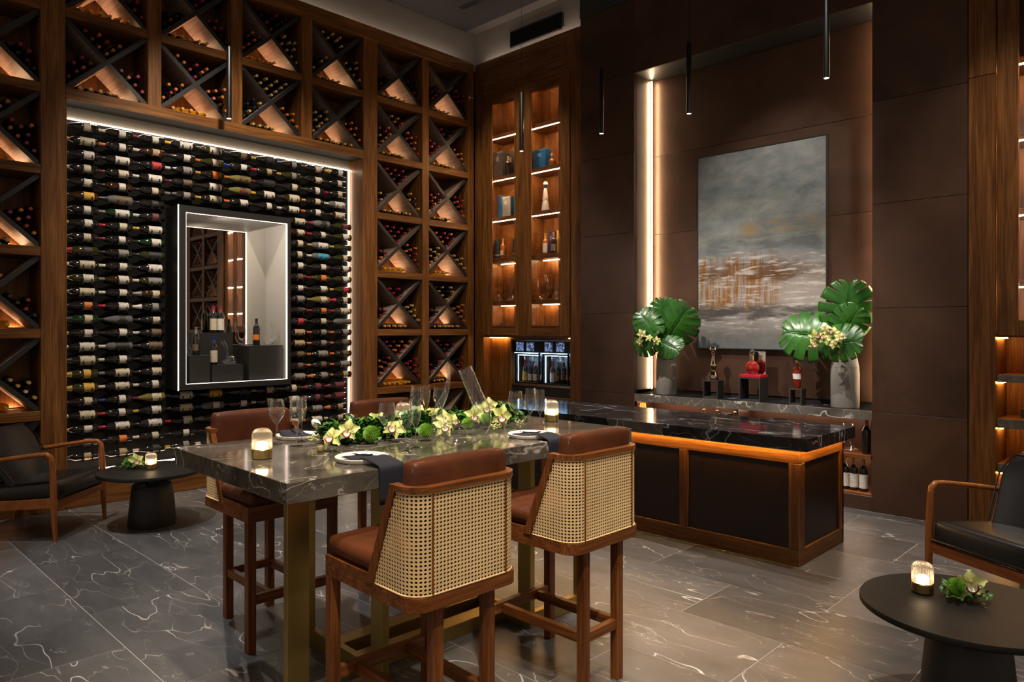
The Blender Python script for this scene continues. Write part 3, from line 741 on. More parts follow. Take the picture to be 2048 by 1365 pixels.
rd = t_.ramp(q, [(0, (.9, .07, .05)), (.02, (0, 0, 0))]); bl = t_.ramp(t_.noise(v_, 30, 3), [(.45, (.02, .02, .03)), (.7, (.15, .25, .5))])
t_.set(Base_Color=(0, 0, 0), Emission_Color=t_.mix(1.0, rd, bl, 'ADD'), Emission_Strength=.9)
for x in (.07, .265, .595, .80): MB().box(x, x + .135, -.004, .0, .595, .715).obj('screen', 'screen_picture', wd)
for k in (0, 1):
    x0 = .06 + k * .505; x1 = x0 + .455
    fr = MB()
    for a in ((x0, x0 + .03, .155, .575), (x1 - .02, x1, .155, .575), (x0, x1, .155, .175), (x0, x1, .545, .575)): fr.box(a[0], a[1], -.02, .0, a[2], a[3], .002)
    d = fr.obj('door', 'black_metal', wd)
    MB().box(x0 + .03, x1 - .02, -.012, -.009, .175, .545).obj('pane', 'pane_glass', d)
    MB().box(x0, x1 - .02, -.026, -.020, .566, .572).obj('light_bar', 'led_blue', d)
    MB().box(x0 + .034, x0 + .04, .01, .016, .18, .54).obj('light_bar', 'led_blue', d)
    MB().box(x0 + .034, x1 - .024, .01, .016, .535, .541).obj('light_bar', 'led_blue', d)
    MB().box(x0 + .03, x1 - .02, .175, .185, .16, .575).obj('bay_back', 'steel', wd)
    for j in range(4):
        x = x0 + .10 + j * .095
        MB().lathe([(.006, 0), (.010, .01), (.012, .05), (.018, .055), (.018, .075), (0, .075)], 10, T((x, .075, .465))).obj('tap', 'chrome', wd, smooth=True)
        gl, lb, cp = [('dark', 'yellow', 'red'), ('dark', 'white', 'blue'), ('dark', 'white', 'white'), ('dark', 'cream', 'black'), ('dark', 'white', 'maroon'), ('dark', 'brown', 'grey'), ('dark', None, 'black'), ('dark', 'orange', 'grey')][k * 4 + j]
        b = bottle('bordeaux', gl, lb, cp, [2, 0, 0, 1, 2, 1, 0, 3][k * 4 + j]); b.location = (.545 + x, FY + .17 + .085, .765 + .156); b.rotation_euler = (0, 0, -PI / 2 - .35)
        tag(b, f"wine bottle, {ORD[j]} from left in the {['left', 'right'][k]} bay of the blue-lit dispenser", 'bottle', 'bottles in the wine dispenser')
# ---- things on the cabinet shelves
def sh(k): return SHZ[k] + .0505
def put(px, k, y=.2): return Vector((onY(px, 400, FY + y).x, FY + y, sh(k)))
def carton(label, px0, px1, k, h, col, y0=.12, y1=.24, trim=None, name='gift_box', dz=0):
    a = onY(px0, 400, FY + y0).x; b = onY(px1, 400, FY + y0).x; c = (a + b) / 2
    o = thing(name, label, 'box', (c, FY + (y0 + y1) / 2, sh(k) + dz)); w_ = (b - a) / 2; d = (y1 - y0) / 2
    x = MB().box(-w_, w_, -d, d, 0, h * .9, .003).obj('body', 'paint', o); x.color = (*col, 1)
    x = MB().box(-w_ * 1.01, w_ * 1.01, -d * 1.01, d * 1.01, h * .9 + .001, h, .003).obj('lid', 'paint', o); x.color = (*(trim or col), 1)
    x = MB().box(-w_ * .3, w_ * .3, -d - .0015, -d, h * .62, h * .80).obj('emblem', 'paint', o); x.color = (*(tuple(min(.8, c_ * 1.6 + .12) for c_ in col)), 1)
    return o
BLUE = (.010, .115, .30)
carton('grey presentation case standing open on the upper cabinet shelf', 986, 1004, 1, .37, (.045, .042, .042), .10, .24)
o = carton('black case lining beside the grey case, holding a dark bottle', 1011, 1029, 1, .37, (.010, .009, .009), .245, .32)
b = tag(bottle('spirit', 'dark', None, 'gold'), 'dark gold-topped bottle in front of the open black case', 'bottle'); b.location = put(1016, 1, .15)
carton('bright blue gift box with pale emblem on the upper right cabinet shelf', 1066, 1091, 1, .27, BLUE, trim=(.02, .16, .38))
carton('orange-red slim gift box at the right end of the upper cabinet shelf', 1114, 1123, 1, .25, (.42, .05, .012))
def shaped(name, label, cat, prof, loc, mats, seg=20, rz=0, s=1.0):
    o = thing(name, label, cat, loc, rz)
    for nm, pr, mt in prof:
        x = MB().lathe([(r * s, z * s) for r, z in pr], seg).obj(nm, mt, o, smooth=40)
    return o
plain('amber_spirit', (.36, .10, .012), .08, Transmission_Weight=.35); plain('red_spirit', (.26, .022, .008), .06, Transmission_Weight=.3); plain('cork', (.42, .25, .12), .7); plain('ceramic_white', (.62, .60, .56), .3); plain('cobalt', (.015, .03, .16), .3)
plain('smoke_chrome', (.42, .36, .30), .06, 1.0)
shaped('tequila_bottle', 'squat amber bottle with round stopper beside the blue box', 'bottle',
       [('body', [(0, 0), (.045, 0), (.052, .01), (.052, .085), (.04, .11), (.016, .125), (.016, .145), (0, .145)], 'amber_spirit'), ('stopper', [(0, .146), (.02, .146), (.026, .165), (.02, .19), (0, .195)], 'cork')], put(1105, 1, .16), None)
# open blue-and-white box
o = carton('blue and white gift box standing open with a crystal bottle inside', 1002, 1020, 2, .29, (.52, .46, .38), .12, .22, (.55, .5, .42))
MBx = MB().box(-.10, -.06, -.10, .02, 0, .31, .003).obj('open_door', 'paint', o); MBx.color = (*BLUE, 1)
MBx = MB().box(.062, .10, -.04, .05, 0, .29, .003).obj('side_panel', 'paint', o); MBx.color = (.012, .06, .16, 1)
carton('teal slim box beside the open blue and white box', 1027, 1034, 2, .27, (.01, .22, .27))
shaped('ceramic_decanter', 'white hand-painted ceramic bottle with blue domed stopper', 'bottle',
       [('base', [(0, 0), (.055, 0), (.058, .01), (.04, .13), (.035, .15), (0, .15)], 'ceramic_white'), ('waist', [(0, .15), (.034, .15), (.042, .17), (.036, .20), (.022, .30), (.020, .315), (0, .315)], 'ceramic_white'),
        ('collar', [(0, .315), (.022, .315), (.026, .345), (.03, .36), (0, .36)], 'cobalt'), ('stopper', [(0, .36), (.032, .36), (.034, .375), (.022, .40), (0, .408)], 'ceramic_white')], put(1091, 2, .16), None)
def tube_box(label, px, k, h, r, col, y=.16):
    o = thing('gift_tube', label, 'gift tube', put(px, k, y)); x = MB().lathe([(0, 0), (r, 0), (r, h * .93), (0, h * .93)], 20).obj('body', 'paint', o, smooth=40); x.color = (*col, 1)
    x = MB().lathe([(0, h * .93), (r * 1.02, h * .93), (r * 1.02, h), (0, h)], 20).obj('lid', 'paint', o, smooth=40); x.color = (*tuple(c * .6 for c in col), 1)
    x = MB().lathe([(r * 1.004, h * .18), (r * 1.004, h * .26)], 20).obj('band', 'paint', o, smooth=40); x.color = (.3, .24, .16, 1)
    return o
tube_box('dark blue whisky tube on the middle cabinet shelf', 995, 3, .275, .042, (.008, .022, .035))
def sput(o, px, k, label, y=.15): o.location = put(px, k, y); o.rotation_euler = (0, 0, -PI / 2 - .3); tag(o, label, 'bottle'); return o
b = sput(bottle('spirit', 'amber', 'cream', 'copper', 1, 'whisky_bottle'), 1006, 3, 'amber whisky bottle with cream label next to the dark blue tube')
tube_box('black patterned bottle tube half hidden by the cabinet door stile', 1030, 3, .25, .035, (.012, .011, .010))
sput(bottle('spirit', 'amber', 'white', 'gold', 2, 'whisky_bottle'), 1091, 3, 'amber whisky bottle with large white label in front of the blue box')
carton('navy and white gift box behind the whisky bottles', 1097, 1107, 3, .32, (.012, .018, .10), .24, .32)
sput(bottle('spirit', 'brown', 'grey', 'copper', 0, 'whisky_bottle'), 1108, 3, 'dark whisky bottle with slanted silver label on the middle cabinet shelf', .13)
carton('gold gift box at the right end of the middle cabinet shelf', 1113, 1123, 3, .31, (.40, .25, .06), .2, .3)
def cput(px, k, y=.17): return put(px, k, y)
decanter([(0, 0, .002), (0, 0, .004), (0, 0, .03), (0, 0, .06), (.0, 0, .10), (0, 0, .15), (0, 0, .2)], [0, .04, .058, .05, .024, .016, .026], 'small flared glass carafe on the fourth cabinet shelf', cput(996, 4))
decanter([(0, 0, .002), (0, 0, .004), (0, 0, .03), (-.004, 0, .06), (-.012, 0, .12), (-.022, 0, .2), (-.035, 0, .30)], [0, .06, .07, .045, .02, .014, .016], 'tall leaning duck-necked decanter behind the left cabinet pane', cput(1023, 4))
decanter([tuple(Vector(p) * .95) for p in LYRE[0]], [r * .85 for r in LYRE[1]], 'tear-drop lyre decanter behind the right cabinet pane', cput(1086, 4))
decanter([(0, 0, .002), (0, 0, .004), (0, 0, .03), (0, 0, .07), (0, 0, .11), (0, 0, .15), (0, 0, .21)], [0, .04, .062, .058, .034, .03, .042], 'round-bellied glass jug on the fourth cabinet shelf', cput(1114, 4))
# ---- stemware
def glass_meshes(kind):
    if kind == 'wine': pr = [(.034, .0), (.030, .003), (.006, .008), (.0035, .02), (.0032, .09), (.006, .100), (.022, .118), (.040, .150), (.043, .165), (.040, .19), (.034, .225)]
    elif kind == 'tall': pr = [(.033, .0), (.029, .003), (.006, .008), (.0035, .02), (.0032, .085), (.007, .098), (.030, .132), (.0345, .150), (.033, .19), (.028, .24)]
    else: pr = [(.032, .0), (.028, .003), (.005, .008), (.0032, .02), (.003, .09), (.006, .10), (.018, .125), (.026, .16), (.027, .19), (.024, .235)]
    i = 5
    out = {'foot': MB().lathe([(0, 0)] + pr[:3], 24).mesh('foot', 'clear_glass', 60), 'stem': MB().lathe(pr[2:i + 1], 12).mesh('stem', 'clear_glass', 60),
           'bowl': MB().lathe(pr[i:], 28).mesh('bowl', 'clear_glass', 60), 'rim': MB().lathe([(pr[-1][0] - .0007, pr[-1][1]), (pr[-1][0], pr[-1][1] + .0012), (pr[-1][0] + .0006, pr[-1][1])], 28).mesh('rim', 'clear_glass', 60)}
    return out
GM = {k: glass_meshes(k) for k in ('wine', 'tall', 'flute')}
def stemglass(kind, loc, label, group, s=1.0):
    o = thing('wine_glass', label, 'glass', loc, 0, group); o.scale = (s, s, s)
    for nm, me in GM[kind].items(): link(nm, me, o)
    return o
for k, px in enumerate((988, 996, 1006, 1016, 1026)): stemglass('flute', Vector((onY(px, 660, FY + .13).x, FY + .13, 1.5755)), f"wine glass {ORD[k]} from left on the floor of the left glazed cabinet bay", 'glasses in the cabinet', .75)
for k, px in enumerate((1068, 1076, 1085, 1094, 1103, 1113)): stemglass('flute', Vector((onY(px, 660, FY + .13).x, FY + .13, 1.5755)), f"wine glass {ORD[k]} from left on the floor of the right glazed cabinet bay", 'glasses in the cabinet', .8)
# ================================================================== bronze-panelled wall with the lit niche
NX0, NX1, NZ1, ND = 2.724, 5.307, 4.622, .40
wr = struct(MB().box(1.93, NX0, .012, .06, 0, 5.49).box(NX1, 6.053, .012, .06, 0, 5.49).box(NX0, NX1, .012, .06, NZ1 + .02, 5.49), 'wall_right', 'dark_gap')
SEAM = [0, .905, 1.845, 2.785, 3.715, 4.63, 5.49]; g_ = .002
def panels(x0, x1, zs, name='bronze_panel'):
    for a, b in zip(zs, zs[1:]): MB().box(x0, x1, 0, .012, a + g_, b - g_, .001).obj(name, 'bronze', wr)
panels(1.932, NX0, SEAM); panels(NX1, 6.051, SEAM); panels(NX0 + .001, NX1 - .001, [NZ1, 5.49])
# niche lining
nb = struct(MB().box(NX0 - .05, NX1 + .05, ND + .012, ND + .03, 0, NZ1 + .05), 'wall_niche', 'dark_gap')
for a, b in zip([.95, 1.845, 2.785, 3.715, NZ1], [1.845, 2.785, 3.715, NZ1]):
    MB().box(NX0, NX1, ND, ND + .012, a + g_, b - g_, .001).obj('bronze_panel', 'bronze', nb)
MB().box(NX0 - .03, NX0, .012, ND + .01, .95, NZ1, .001).obj('side_panel', 'bronze', nb)
MB().box(NX1, NX1 + .03, .012, ND + .01, .95, NZ1, .001).obj('side_panel', 'bronze', nb)
MB().box(NX0 - .03, NX1 + .03, .012, ND + .01, NZ1, NZ1 + .02, .001).obj('soffit_panel', 'charcoal', nb)
MB().box(NX0 + .014, NX0 + .026, ND - .072, ND - .060, .95, NZ1 - .02).obj('led_strip', 'led_niche', nb)
MB().box(NX1 - .026, NX1 - .014, ND - .072, ND - .060, .95, NZ1 - .02).obj('led_strip', 'led_niche', nb)
# marble shelf and the open compartments under it
sf = thing('marble_counter', 'grey veined marble back counter in the lit niche', 'counter', (NX0, 0, .825))
ws = NX1 - NX0
for a, b in ((.0025, .62), (.622, 1.75), (1.752, ws - .0025)):
    MB().box(a, b, .0, .026, 0, .085, .002).obj('marble_face', 'grey_marble', sf)
    MB().box(a, b, .026, ND, .005, .085, .0).obj('marble_top', 'black_marble', sf)
us = thing('back_bar_shelving', 'bronze open back-bar shelving under the marble counter', 'shelving', (NX0, .02, 0))
MB().box(0, ws, .0, ND - .02, 0, .13, .003).obj('plinth', 'bronze', us)
MB().box(0, ws, ND - .03, ND - .02, .13, .82).obj('back_panel', 'bronze', us)
MB().box(0, ws, .01, ND - .03, .46, .50, .003).obj('shelf', 'walnut_x', us)
MB().box(0, ws, .01, ND - .03, .13, .15, .003).obj('bottom_board', 'walnut_x', us)
for x in (0.0, ws - .02, 1.25): MB().box(x, x + .02, .01, ND - .03, .15, .82, .002).obj('upright', 'bronze', us)
MB().box(.04, ws - .04, .20, .21, .808, .816).obj('led_strip', 'hidden_fill', us)  # unseen glow strip added to brighten the space under the counter
MB().box(.04, ws - .04, .20, .21, .448, .456).obj('led_strip', 'hidden_fill', us)  # second added glow strip, brightening the lower compartment
# bottles on it
def bput(o, px, y, z, label, group=None): o.location = Vector((onY(px, 900, y).x, y, z)); o.rotation_euler = (0, 0, -PI / 2 + .2); tag(o, label, 'bottle', group); return o
for k, px in enumerate((1690, 1708, 1727)): bput(bottle('bordeaux', 'dark', 'white', 'gold', 2), px, .12, .151, f"{['leftmost', 'middle', 'rightmost'][k]} of three gold-capped bottles with white labels on the bottom shelf", 'bottles on the back-bar bottom shelf')
o = bput(bottle('bordeaux', 'dark', None, 'orange'), 1733, .12, .501, 'tall dark bottle with orange cap beside the glass decanter on the back bar'); o.scale = (1.08, 1.08, 1.08)
decanter([(0, 0, .002), (0, 0, .004), (0, 0, .02), (0, 0, .05), (0, 0, .10), (0, 0, .18), (0, 0, .25)], [0, .09, .10, .06, .028, .035, .055], 'wide ship decanter on the back-bar shelf behind the bar island', Vector((onY(1695, 900, .17).x, .17, .501)))
for k, px in enumerate((1408, 1434, 1470)): bput(bottle('spirit', 'amber', 'tan', 'gold', 1, 'spirit_bottle'), px, .10, .501, f"{['left', 'middle', 'right'][k]} gold-necked spirit bottle under the marble counter", 'spirit bottles under the counter')
plain('dusty_pink', (.26, .12, .09), .6, bump=.2)
for k, (a, b) in enumerate(((1308, 1352), (1355, 1400))):  # two plain pinkish rolls, identity left open
    x0, x1 = onY(a, 820, .23).x, onY(b, 820, .23).x; o = thing('pink_roll', f"{['left', 'right'][k]} of two dusty pink rolls under the marble counter", 'cylinder', ((x0 + x1) / 2, .23, .501 + .093)); h = (x1 - x0) / 2
    pr = [(0, -h), (.05, -h), (.085, -h + .012), (.09, -h + .05), (.088, 0), (.09, h - .05), (.085, h - .012), (.05, h), (.045, h - .01), (.03, h - .01), (.03, h), (0, h)]
    MB().lathe(pr, 22, RY(PI / 2)).obj('roll', 'dusty_pink', o, smooth=50)
    MB().lathe([(.0905, -.015), (.092, 0), (.0905, .015)], 22, RY(PI / 2)).obj('tie', 'leather_brown', o, smooth=50)
o = thing('ice_bucket', 'small black bucket under the marble counter', 'bucket', Vector((onY(1449, 830, .28).x, .28, .501)))
MB().lathe([(0, 0), (.06, 0), (.08, .2), (.085, .235), (.08, .24), (.07, .2), (.05, .02), (0, .02)], 20).obj('body', 'black_metal', o, smooth=40); MB().lathe([(.081, .225), (.088, .23), (.081, .235)], 20).obj('rim', 'black_metal', o, smooth=40)
o = thing('black_bowl', 'wide black bowl behind the bar island under the counter', 'bowl', Vector((onY(1555, 840, .16).x, .16, .501)))
MB().lathe([(0, 0), (.06, 0), (.065, .01), (.11, .19), (.115, .24), (.108, .24), (.06, .02), (0, .015)], 24).obj('body', 'black_metal', o, smooth=40); MB().lathe([(.05, .0012), (.0612, .0008), (.0612, .006)], 24).obj('foot', 'black_metal', o, smooth=40)
o = thing('table_lamp', 'tiny orange shade lamp at the left end under the counter', 'lamp', Vector((onY(1272, 820, .075).x + .095, .075, .5012)))
emis('lamp_shade_glow', (1, .28, .03), 1.0); MB().lathe([(.05, .17), (.032, .30)], 20).obj('shade', 'lamp_shade_glow', o, smooth=True); MB().lathe([(0, 0), (.04, 0), (.04, .01), (.007, .015), (.007, .18), (0, .18)], 14).obj('base', 'brass', o, smooth=40)
# ---- painting
PX0, PX1, PZ0, PZ1 = 3.352, 4.766, 1.448, 3.589
pa = thing('painting', 'large framed abstract landscape painting in greys, whites and rust', 'painting', ((PX0 + PX1) / 2, ND, PZ0))
W2, H2 = (PX1 - PX0) / 2, PZ1 - PZ0
m = MB(); e = .012
for a in ((-W2 - e, -W2, -e, H2 + e), (W2, W2 + e, -e, H2 + e), (-W2, W2, -e, 0), (-W2, W2, H2, H2 + e)): m.box(a[0], a[1], -.055, -.002, a[2], a[3], .002)
m.obj('frame', 'black_matte', pa)
t = NT('painting_canvas'); tc = t.n('ShaderNodeTexCoord'); sp = t.n('ShaderNodeSeparateXYZ'); t.l(tc.outputs['Object'], sp.inputs[0])
X = t.math('ADD', t.math('MULTIPLY', sp.outputs[0], 1 / (2 * W2)), .5); Z = t.math('MULTIPLY', sp.outputs[2], 1 / H2)
hs = t.noise(t.coords((1.6, 1, 7)), 1.6, 7, .62, .4); vs_ = t.noise(t.coords((22, 1, 1.6)), 1.0, 5, .6, .2); cl_ = t.noise(t.coords((2.0, 1, 3.6)), 1.6, 8, .7, .25); fn = t.noise(t.coords((6, 1, 30)), 2.0, 4, .6)
zz = t.math('ADD', Z, t.math('MULTIPLY', t.math('SUBTRACT', hs, .5), .16))
base = t.ramp(zz, [(.00, (.11, .13, .135)), (.07, (.13, .12, .115)), (.14, (.30, .28, .27)), (.19, (.12, .105, .095)), (.24, (.40, .36, .33)), (.32, (.36, .31, .28)), (.38, (.22, .17, .14)), (.43, (.33, .31, .30)), (.49, (.20, .22, .225)), (.55, (.28, .275, .24)), (.64, (.22, .24, .245)), (.72, (.27, .275, .25)), (.80, (.17, .19, .19)), (.90, (.25, .255, .25)), (1.0, (.27, .275, .27))])
cloud = t.ramp(cl_, [(.34, (.065, .078, .083)), (.5, (.21, .215, .21)), (.66, (.36, .35, .32))])
c = t.mix(t.math('MULTIPLY', t.ramp(Z, [(.4, (.25, .25, .25)), (.6, (.55, .55, .55))]), 1.0), base, cloud)
# ochre smear at mid height
def bandz(z0, z1, s=.03): return t.math('MULTIPLY', t.ramp(zz, [(z0 - s, (0, 0, 0)), (z0, (1, 1, 1))]), t.ramp(zz, [(z1, (1, 1, 1)), (z1 + s, (0, 0, 0))]))
def bandx(a, b, s=.08): xx = t.math('ADD', X, t.math('MULTIPLY', t.math('SUBTRACT', cl_, .5), .25)); return t.math('MULTIPLY', t.ramp(xx, [(max(a - s, 0), (0, 0, 0)), (max(a, .001), (1, 1, 1))]), t.ramp(xx, [(b, (1, 1, 1)), (min(b + s, 1), (0, 0, 0))]))
c = t.mix(t.math('MULTIPLY', t.math('MULTIPLY', bandz(.585, .62), bandx(.42, 1.0)), t.math('MULTIPLY', t.ramp(cl_, [(.4, (0, 0, 0)), (.6, (1, 1, 1))]), .7)), c, (.30, .19, .06))
c = t.mix(t.math('MULTIPLY', t.math('MULTIPLY', bandz(.51, .56), bandx(.1, .95)), t.math('MULTIPLY', t.ramp(hs, [(.42, (0, 0, 0)), (.55, (1, 1, 1))]), .6)), c, (.065, .078, .085))
c = t.mix(t.math('MULTIPLY', t.math('MULTIPLY', bandz(.23, .44, .05), bandx(.0, .58, .12)), t.math('MULTIPLY', t.ramp(vs_, [(.44, (0, 0, 0)), (.56, (1, 1, 1))]), .85)), c, (.25, .105, .022))
c = t.mix(t.math('MULTIPLY', t.math('MULTIPLY', bandz(.36, .43, .02), bandx(.0, .8, .1)), t.math('MULTIPLY', t.ramp(hs, [(.40, (0, 0, 0)), (.55, (1, 1, 1))]), .75)), c, (.085, .036, .012))
c = t.mix(t.math('MULTIPLY', t.math('MULTIPLY', bandz(.24, .40, .04), bandx(.15, .55, .1)), t.ramp(vs_, [(.62, (0, 0, 0)), (.67, (1, 1, 1))])), c, (.46, .40, .34))
c = t.mix(t.math('MULTIPLY', bandz(.11, .46), t.ramp(t.noise(t.coords((2.2, 1, 16)), 1.7, 7, .68, .3), [(.53, (0, 0, 0)), (.60, (.9, .9, .9))])), c, (.56, .52, .49))
c = t.mix(t.math('MULTIPLY', bandz(.165, .20, .015), t.ramp(hs, [(.35, (0, 0, 0)), (.5, (.8, .8, .8))])), c, (.045, .040, .038))
hs_ = t.n('ShaderNodeHueSaturation'); hs_.inputs['Saturation'].default_value = 1.35; hs_.inputs['Value'].default_value = .80; t.l(c, hs_.inputs['Color']); t.set(Base_Color=hs_.outputs[0], Roughness=.55); t.bump(t.math('ADD', fn, vs_), .25, .004)
MB().box(-W2, W2, -.048, -.004, 0, H2).obj('canvas', 'painting_canvas', pa)
# ---- cube pedestals and what stands on them
CTZ = .911
def pedestal(px0, px1, pyt, y0, dep_, label):
    a, b = onY(px0, 700, y0), onY(px1, 700, y0); zt = onY((px0 + px1) / 2, pyt, y0).z
    o = thing('cube_pedestal', label, 'pedestal', ((a.x + b.x) / 2, y0 + dep_ / 2, CTZ), 0, 'black open cubes on the marble counter'); w_ = (b.x - a.x) / 2; h = zt - CTZ; e = .016
    for nm, q in (('side', (-w_, -w_ + e, 0, h)), ('side', (w_ - e, w_, 0, h)), ('base', (-w_ + e, w_ - e, 0, e)), ('top', (-w_ + e, w_ - e, h - e, h))): MB().box(q[0], q[1], -dep_ / 2, dep_ / 2, q[2], q[3], .0015).obj(nm, 'black_matte', o)
    m = MB()
    for q in ((-w_, -w_ + .005, 0, h), (w_ - .005, w_, 0, h), (-w_, w_, 0, .005), (-w_, w_, h - .005, h)): m.box(q[0], q[1], -dep_ / 2 - .002, -dep_ / 2, q[2], q[3])
    m.obj('edge_trim', 'steel', o)
    return Vector(((a.x + b.x) / 2, y0 + dep_ / 2, zt))
p1 = pedestal(1406, 1435, 762, .12, .14, 'open black cube under the tall chrome bottle')
p2 = pedestal(1478, 1520, 756, .08, .19, 'largest open black cube, carrying the red decanter case')
p3 = pedestal(1578, 1603, 778, .06, .11, 'smallest open black cube, under the red whisky bottle')
shaped('chrome_bottle', 'tall smoky chrome bottle with round stopper on a black cube', 'bottle',
       [('base', [(0, 0), (.062, 0), (.066, .008), (.058, .07), (.040, .11), (0, .11)], 'smoke_chrome'), ('waist', [(0, .108), (.030, .11), (.026, .135), (.042, .165), (.044, .19), (.026, .225), (.018, .30), (.026, .345), (0, .345)], 'smoke_chrome'),
        ('stopper', [(0, .345), (.022, .348), (.044, .375), (.045, .39), (.034, .415), (0, .43)], 'smoke_chrome')], p1 + Vector((0, 0, .001)), None, s=.88)
o = thing('decanter_case', 'red lacquer base with steel-framed back panel behind a cognac decanter', 'case', p2 + Vector((.0, 0, .001)))
plain('lacquer_red', (.38, .008, .022), .3); MB().box(-.115, .115, -.09, .09, 0, .030, .003).obj('base', 'lacquer_red', o)
m = MB()
for q in ((-.08, -.074, .03, .27), (.092, .098, .03, .27), (-.08, .098, .264, .27)): m.box(q[0], q[1], .075, .085, q[2], q[3])
m.obj('back_frame', 'steel', o); MB().box(-.075, .093, .078, .084, .03, .265).obj('back_panel', 'mirror', o)
o = thing('cognac_decanter', 'round ruby cognac decanter with gold collar and crystal stopper', 'decanter', p2 + Vector((-.005, -.02, .0315)))
M_ = Matrix.Diagonal((1, .55, 1, 1)); plain('ruby', (.32, .012, .010), .05, Transmission_Weight=.35)
MB().lathe([(0, .0), (.03, 0), (.034, .008), (.062, .03), (.074, .068), (.066, .105), (.04, .132), (.016, .142), (0, .142)], 24, M_).obj('body', 'ruby', o, smooth=50)
MB().lathe([(.0165, .138), (.018, .15), (.018, .19), (.022, .194), (0, .194)], 16).obj('collar', 'brass_bright', o, smooth=40)
MB().lathe([(0, .194), (.012, .195), (.03, .215), (.022, .232), (.028, .245), (0, .262)], 8).obj('stopper', 'clear_glass', o)
m = MB()
for k in range(14):
    a = PI * (.08 + .84 * k / 13); 
    for sg in (-1, 1): m.box(sg * .074 * math.sin(a) - .004, sg * .074 * math.sin(a) + .004, -.004, .004, .07 + .062 * math.cos(a) - .004, .07 + .062 * math.cos(a) + .004, .0015)
m.obj('crystal_beads', 'clear_glass', o)
MB().lathe([(0, .044), (.016, .0425), (.016, .040)], 14, T((0, 0, .072)) @ RX(PI / 2)).obj('medallion', 'brass_bright', o, smooth=True)
o = shaped('whisky_bottle', 'red whisky bottle with white label on the smallest black cube', 'bottle',
       [('body', [(0, 0), (.026, 0), (.030, .006), (.036, .06), (.046, .15), (.046, .185), (.040, .205), (.016, .222), (0, .222)], 'red_spirit'), ('neck', [(.0135, .222), (.0135, .25), (0, .25)], 'red_spirit'), ('stopper', [(0, .25), (.0165, .25), (.0165, .285), (0, .287)], 'cork')], p3 + Vector((0, 0, .001)), None, s=.98)
MB().lathe([(.0425, .092), (.0465, .146)], 16, a0=-PI / 2 - 1.2, a1=-PI / 2 + 1.2).obj('label', 'porcelain', o, smooth=True)
# ---- vases with monstera
def vase(px, y, wpx, pyt, label):
    b = onY(px, 800, y); r = wpx / 2 / FPX * (b - CAM).dot(VF); h = onY(px, pyt, y).z - CTZ
    o = thing('stoneware_vase', label, 'vase', (b.x, y, CTZ))
    pr = [(0, 0), (r * .93, 0), (r, .012), (r, h * .60), (r * .97, h * .74), (r * .84, h * .90), (r * .72, h), (r * .62, h), (r * .7, h * .9), (r * .8, h * .6), (0, h * .55)]
    MB().lathe(pr, 36).obj('body', 'concrete', o, smooth=45); MB().lathe([(r * .972, h * .735), (r * .985, h * .739), (r * .968, h * .743)], 36).obj('seam_ring', 'concrete', o, smooth=45)
    return Vector((b.x, y, CTZ + h)), r
def monstera(size, seed, cuts=5):
    """heart-shaped blade on a midrib along +y, slit between forward-swept lobes, slightly cupped"""
    rg = random.Random(seed); N = 90; m = MB()
    def width(t): return size * .52 * (math.sin(min(1.0, t * .92 + .16) * PI) ** .62) * (1.06 - .15 * t)
    sl = [(.10 + .74 * (k + .5) / cuts + rg.uniform(-.02, .02), rg.uniform(.42, .60)) for k in range(cuts)]
    for sd in (-1, 1):
        P = []; so = rg.uniform(-.03, .03)
        for i in range(N + 1):
            t = i / N; w_ = width(t); f = 1.0
            for c0, dp in sl:
                d = abs(t - c0 - so) / .017
                if d < 1: f = min(f, dp + (1 - dp) * .8 * d ** 5)
            an = math.radians(-62 + 128 * t ** .75); row = []
            for q in (0, .15, .3, .45, .6, .75, .9, 1.0):
                r = w_ * f * q; aq = an + .38 * q * (1 if t > .12 else .2)
                x = sd * r * math.cos(an * .6 + aq * .4); y = t * size * .80 + r * math.sin(an * .6 + aq * .4) + size * .10
                z = .10 * abs(x) - .75 * x * x / size - .22 * (y - .3 * size) ** 2 / size + .012 * size * math.sin(t * cuts * 2 * PI * 1.35) * q * q
                row.append((x, y, z))
            P.append(row)
        m.grid(P if sd > 0 else [r_[::-1] for r_ in P])
    m.tube([(0, 0, .003), (0, size * .5, .003), (0, size * .9, -.07 * size)], [.006, .0045, .002], 6)
    return m
def leaf_at(o, base, tip_dir, face_dir, size, seed, stem_from):
    tip = Vector(tip_dir).normalized(); n = Vector(face_dir); n = (n - tip * n.dot(tip)).normalized(); x = tip.cross(n)
    R_ = Matrix((x, tip, n)).transposed().to_4x4()
    m = monstera(size, seed); m.xf(T(base) @ R_, 0)
    l = m.obj('monstera_leaf', 'monstera', o, smooth=60)
    md = l.modifiers.new('thick', 'SOLIDIFY'); md.thickness = .0018; md.offset = 0
    mid = (Vector(stem_from) + Vector(base)) / 2 + Vector((0, 0, .07)); MB().tube([stem_from, mid, base], [.005, .0045, .004], 7).obj('stem', 'stem_green', l, smooth=True)
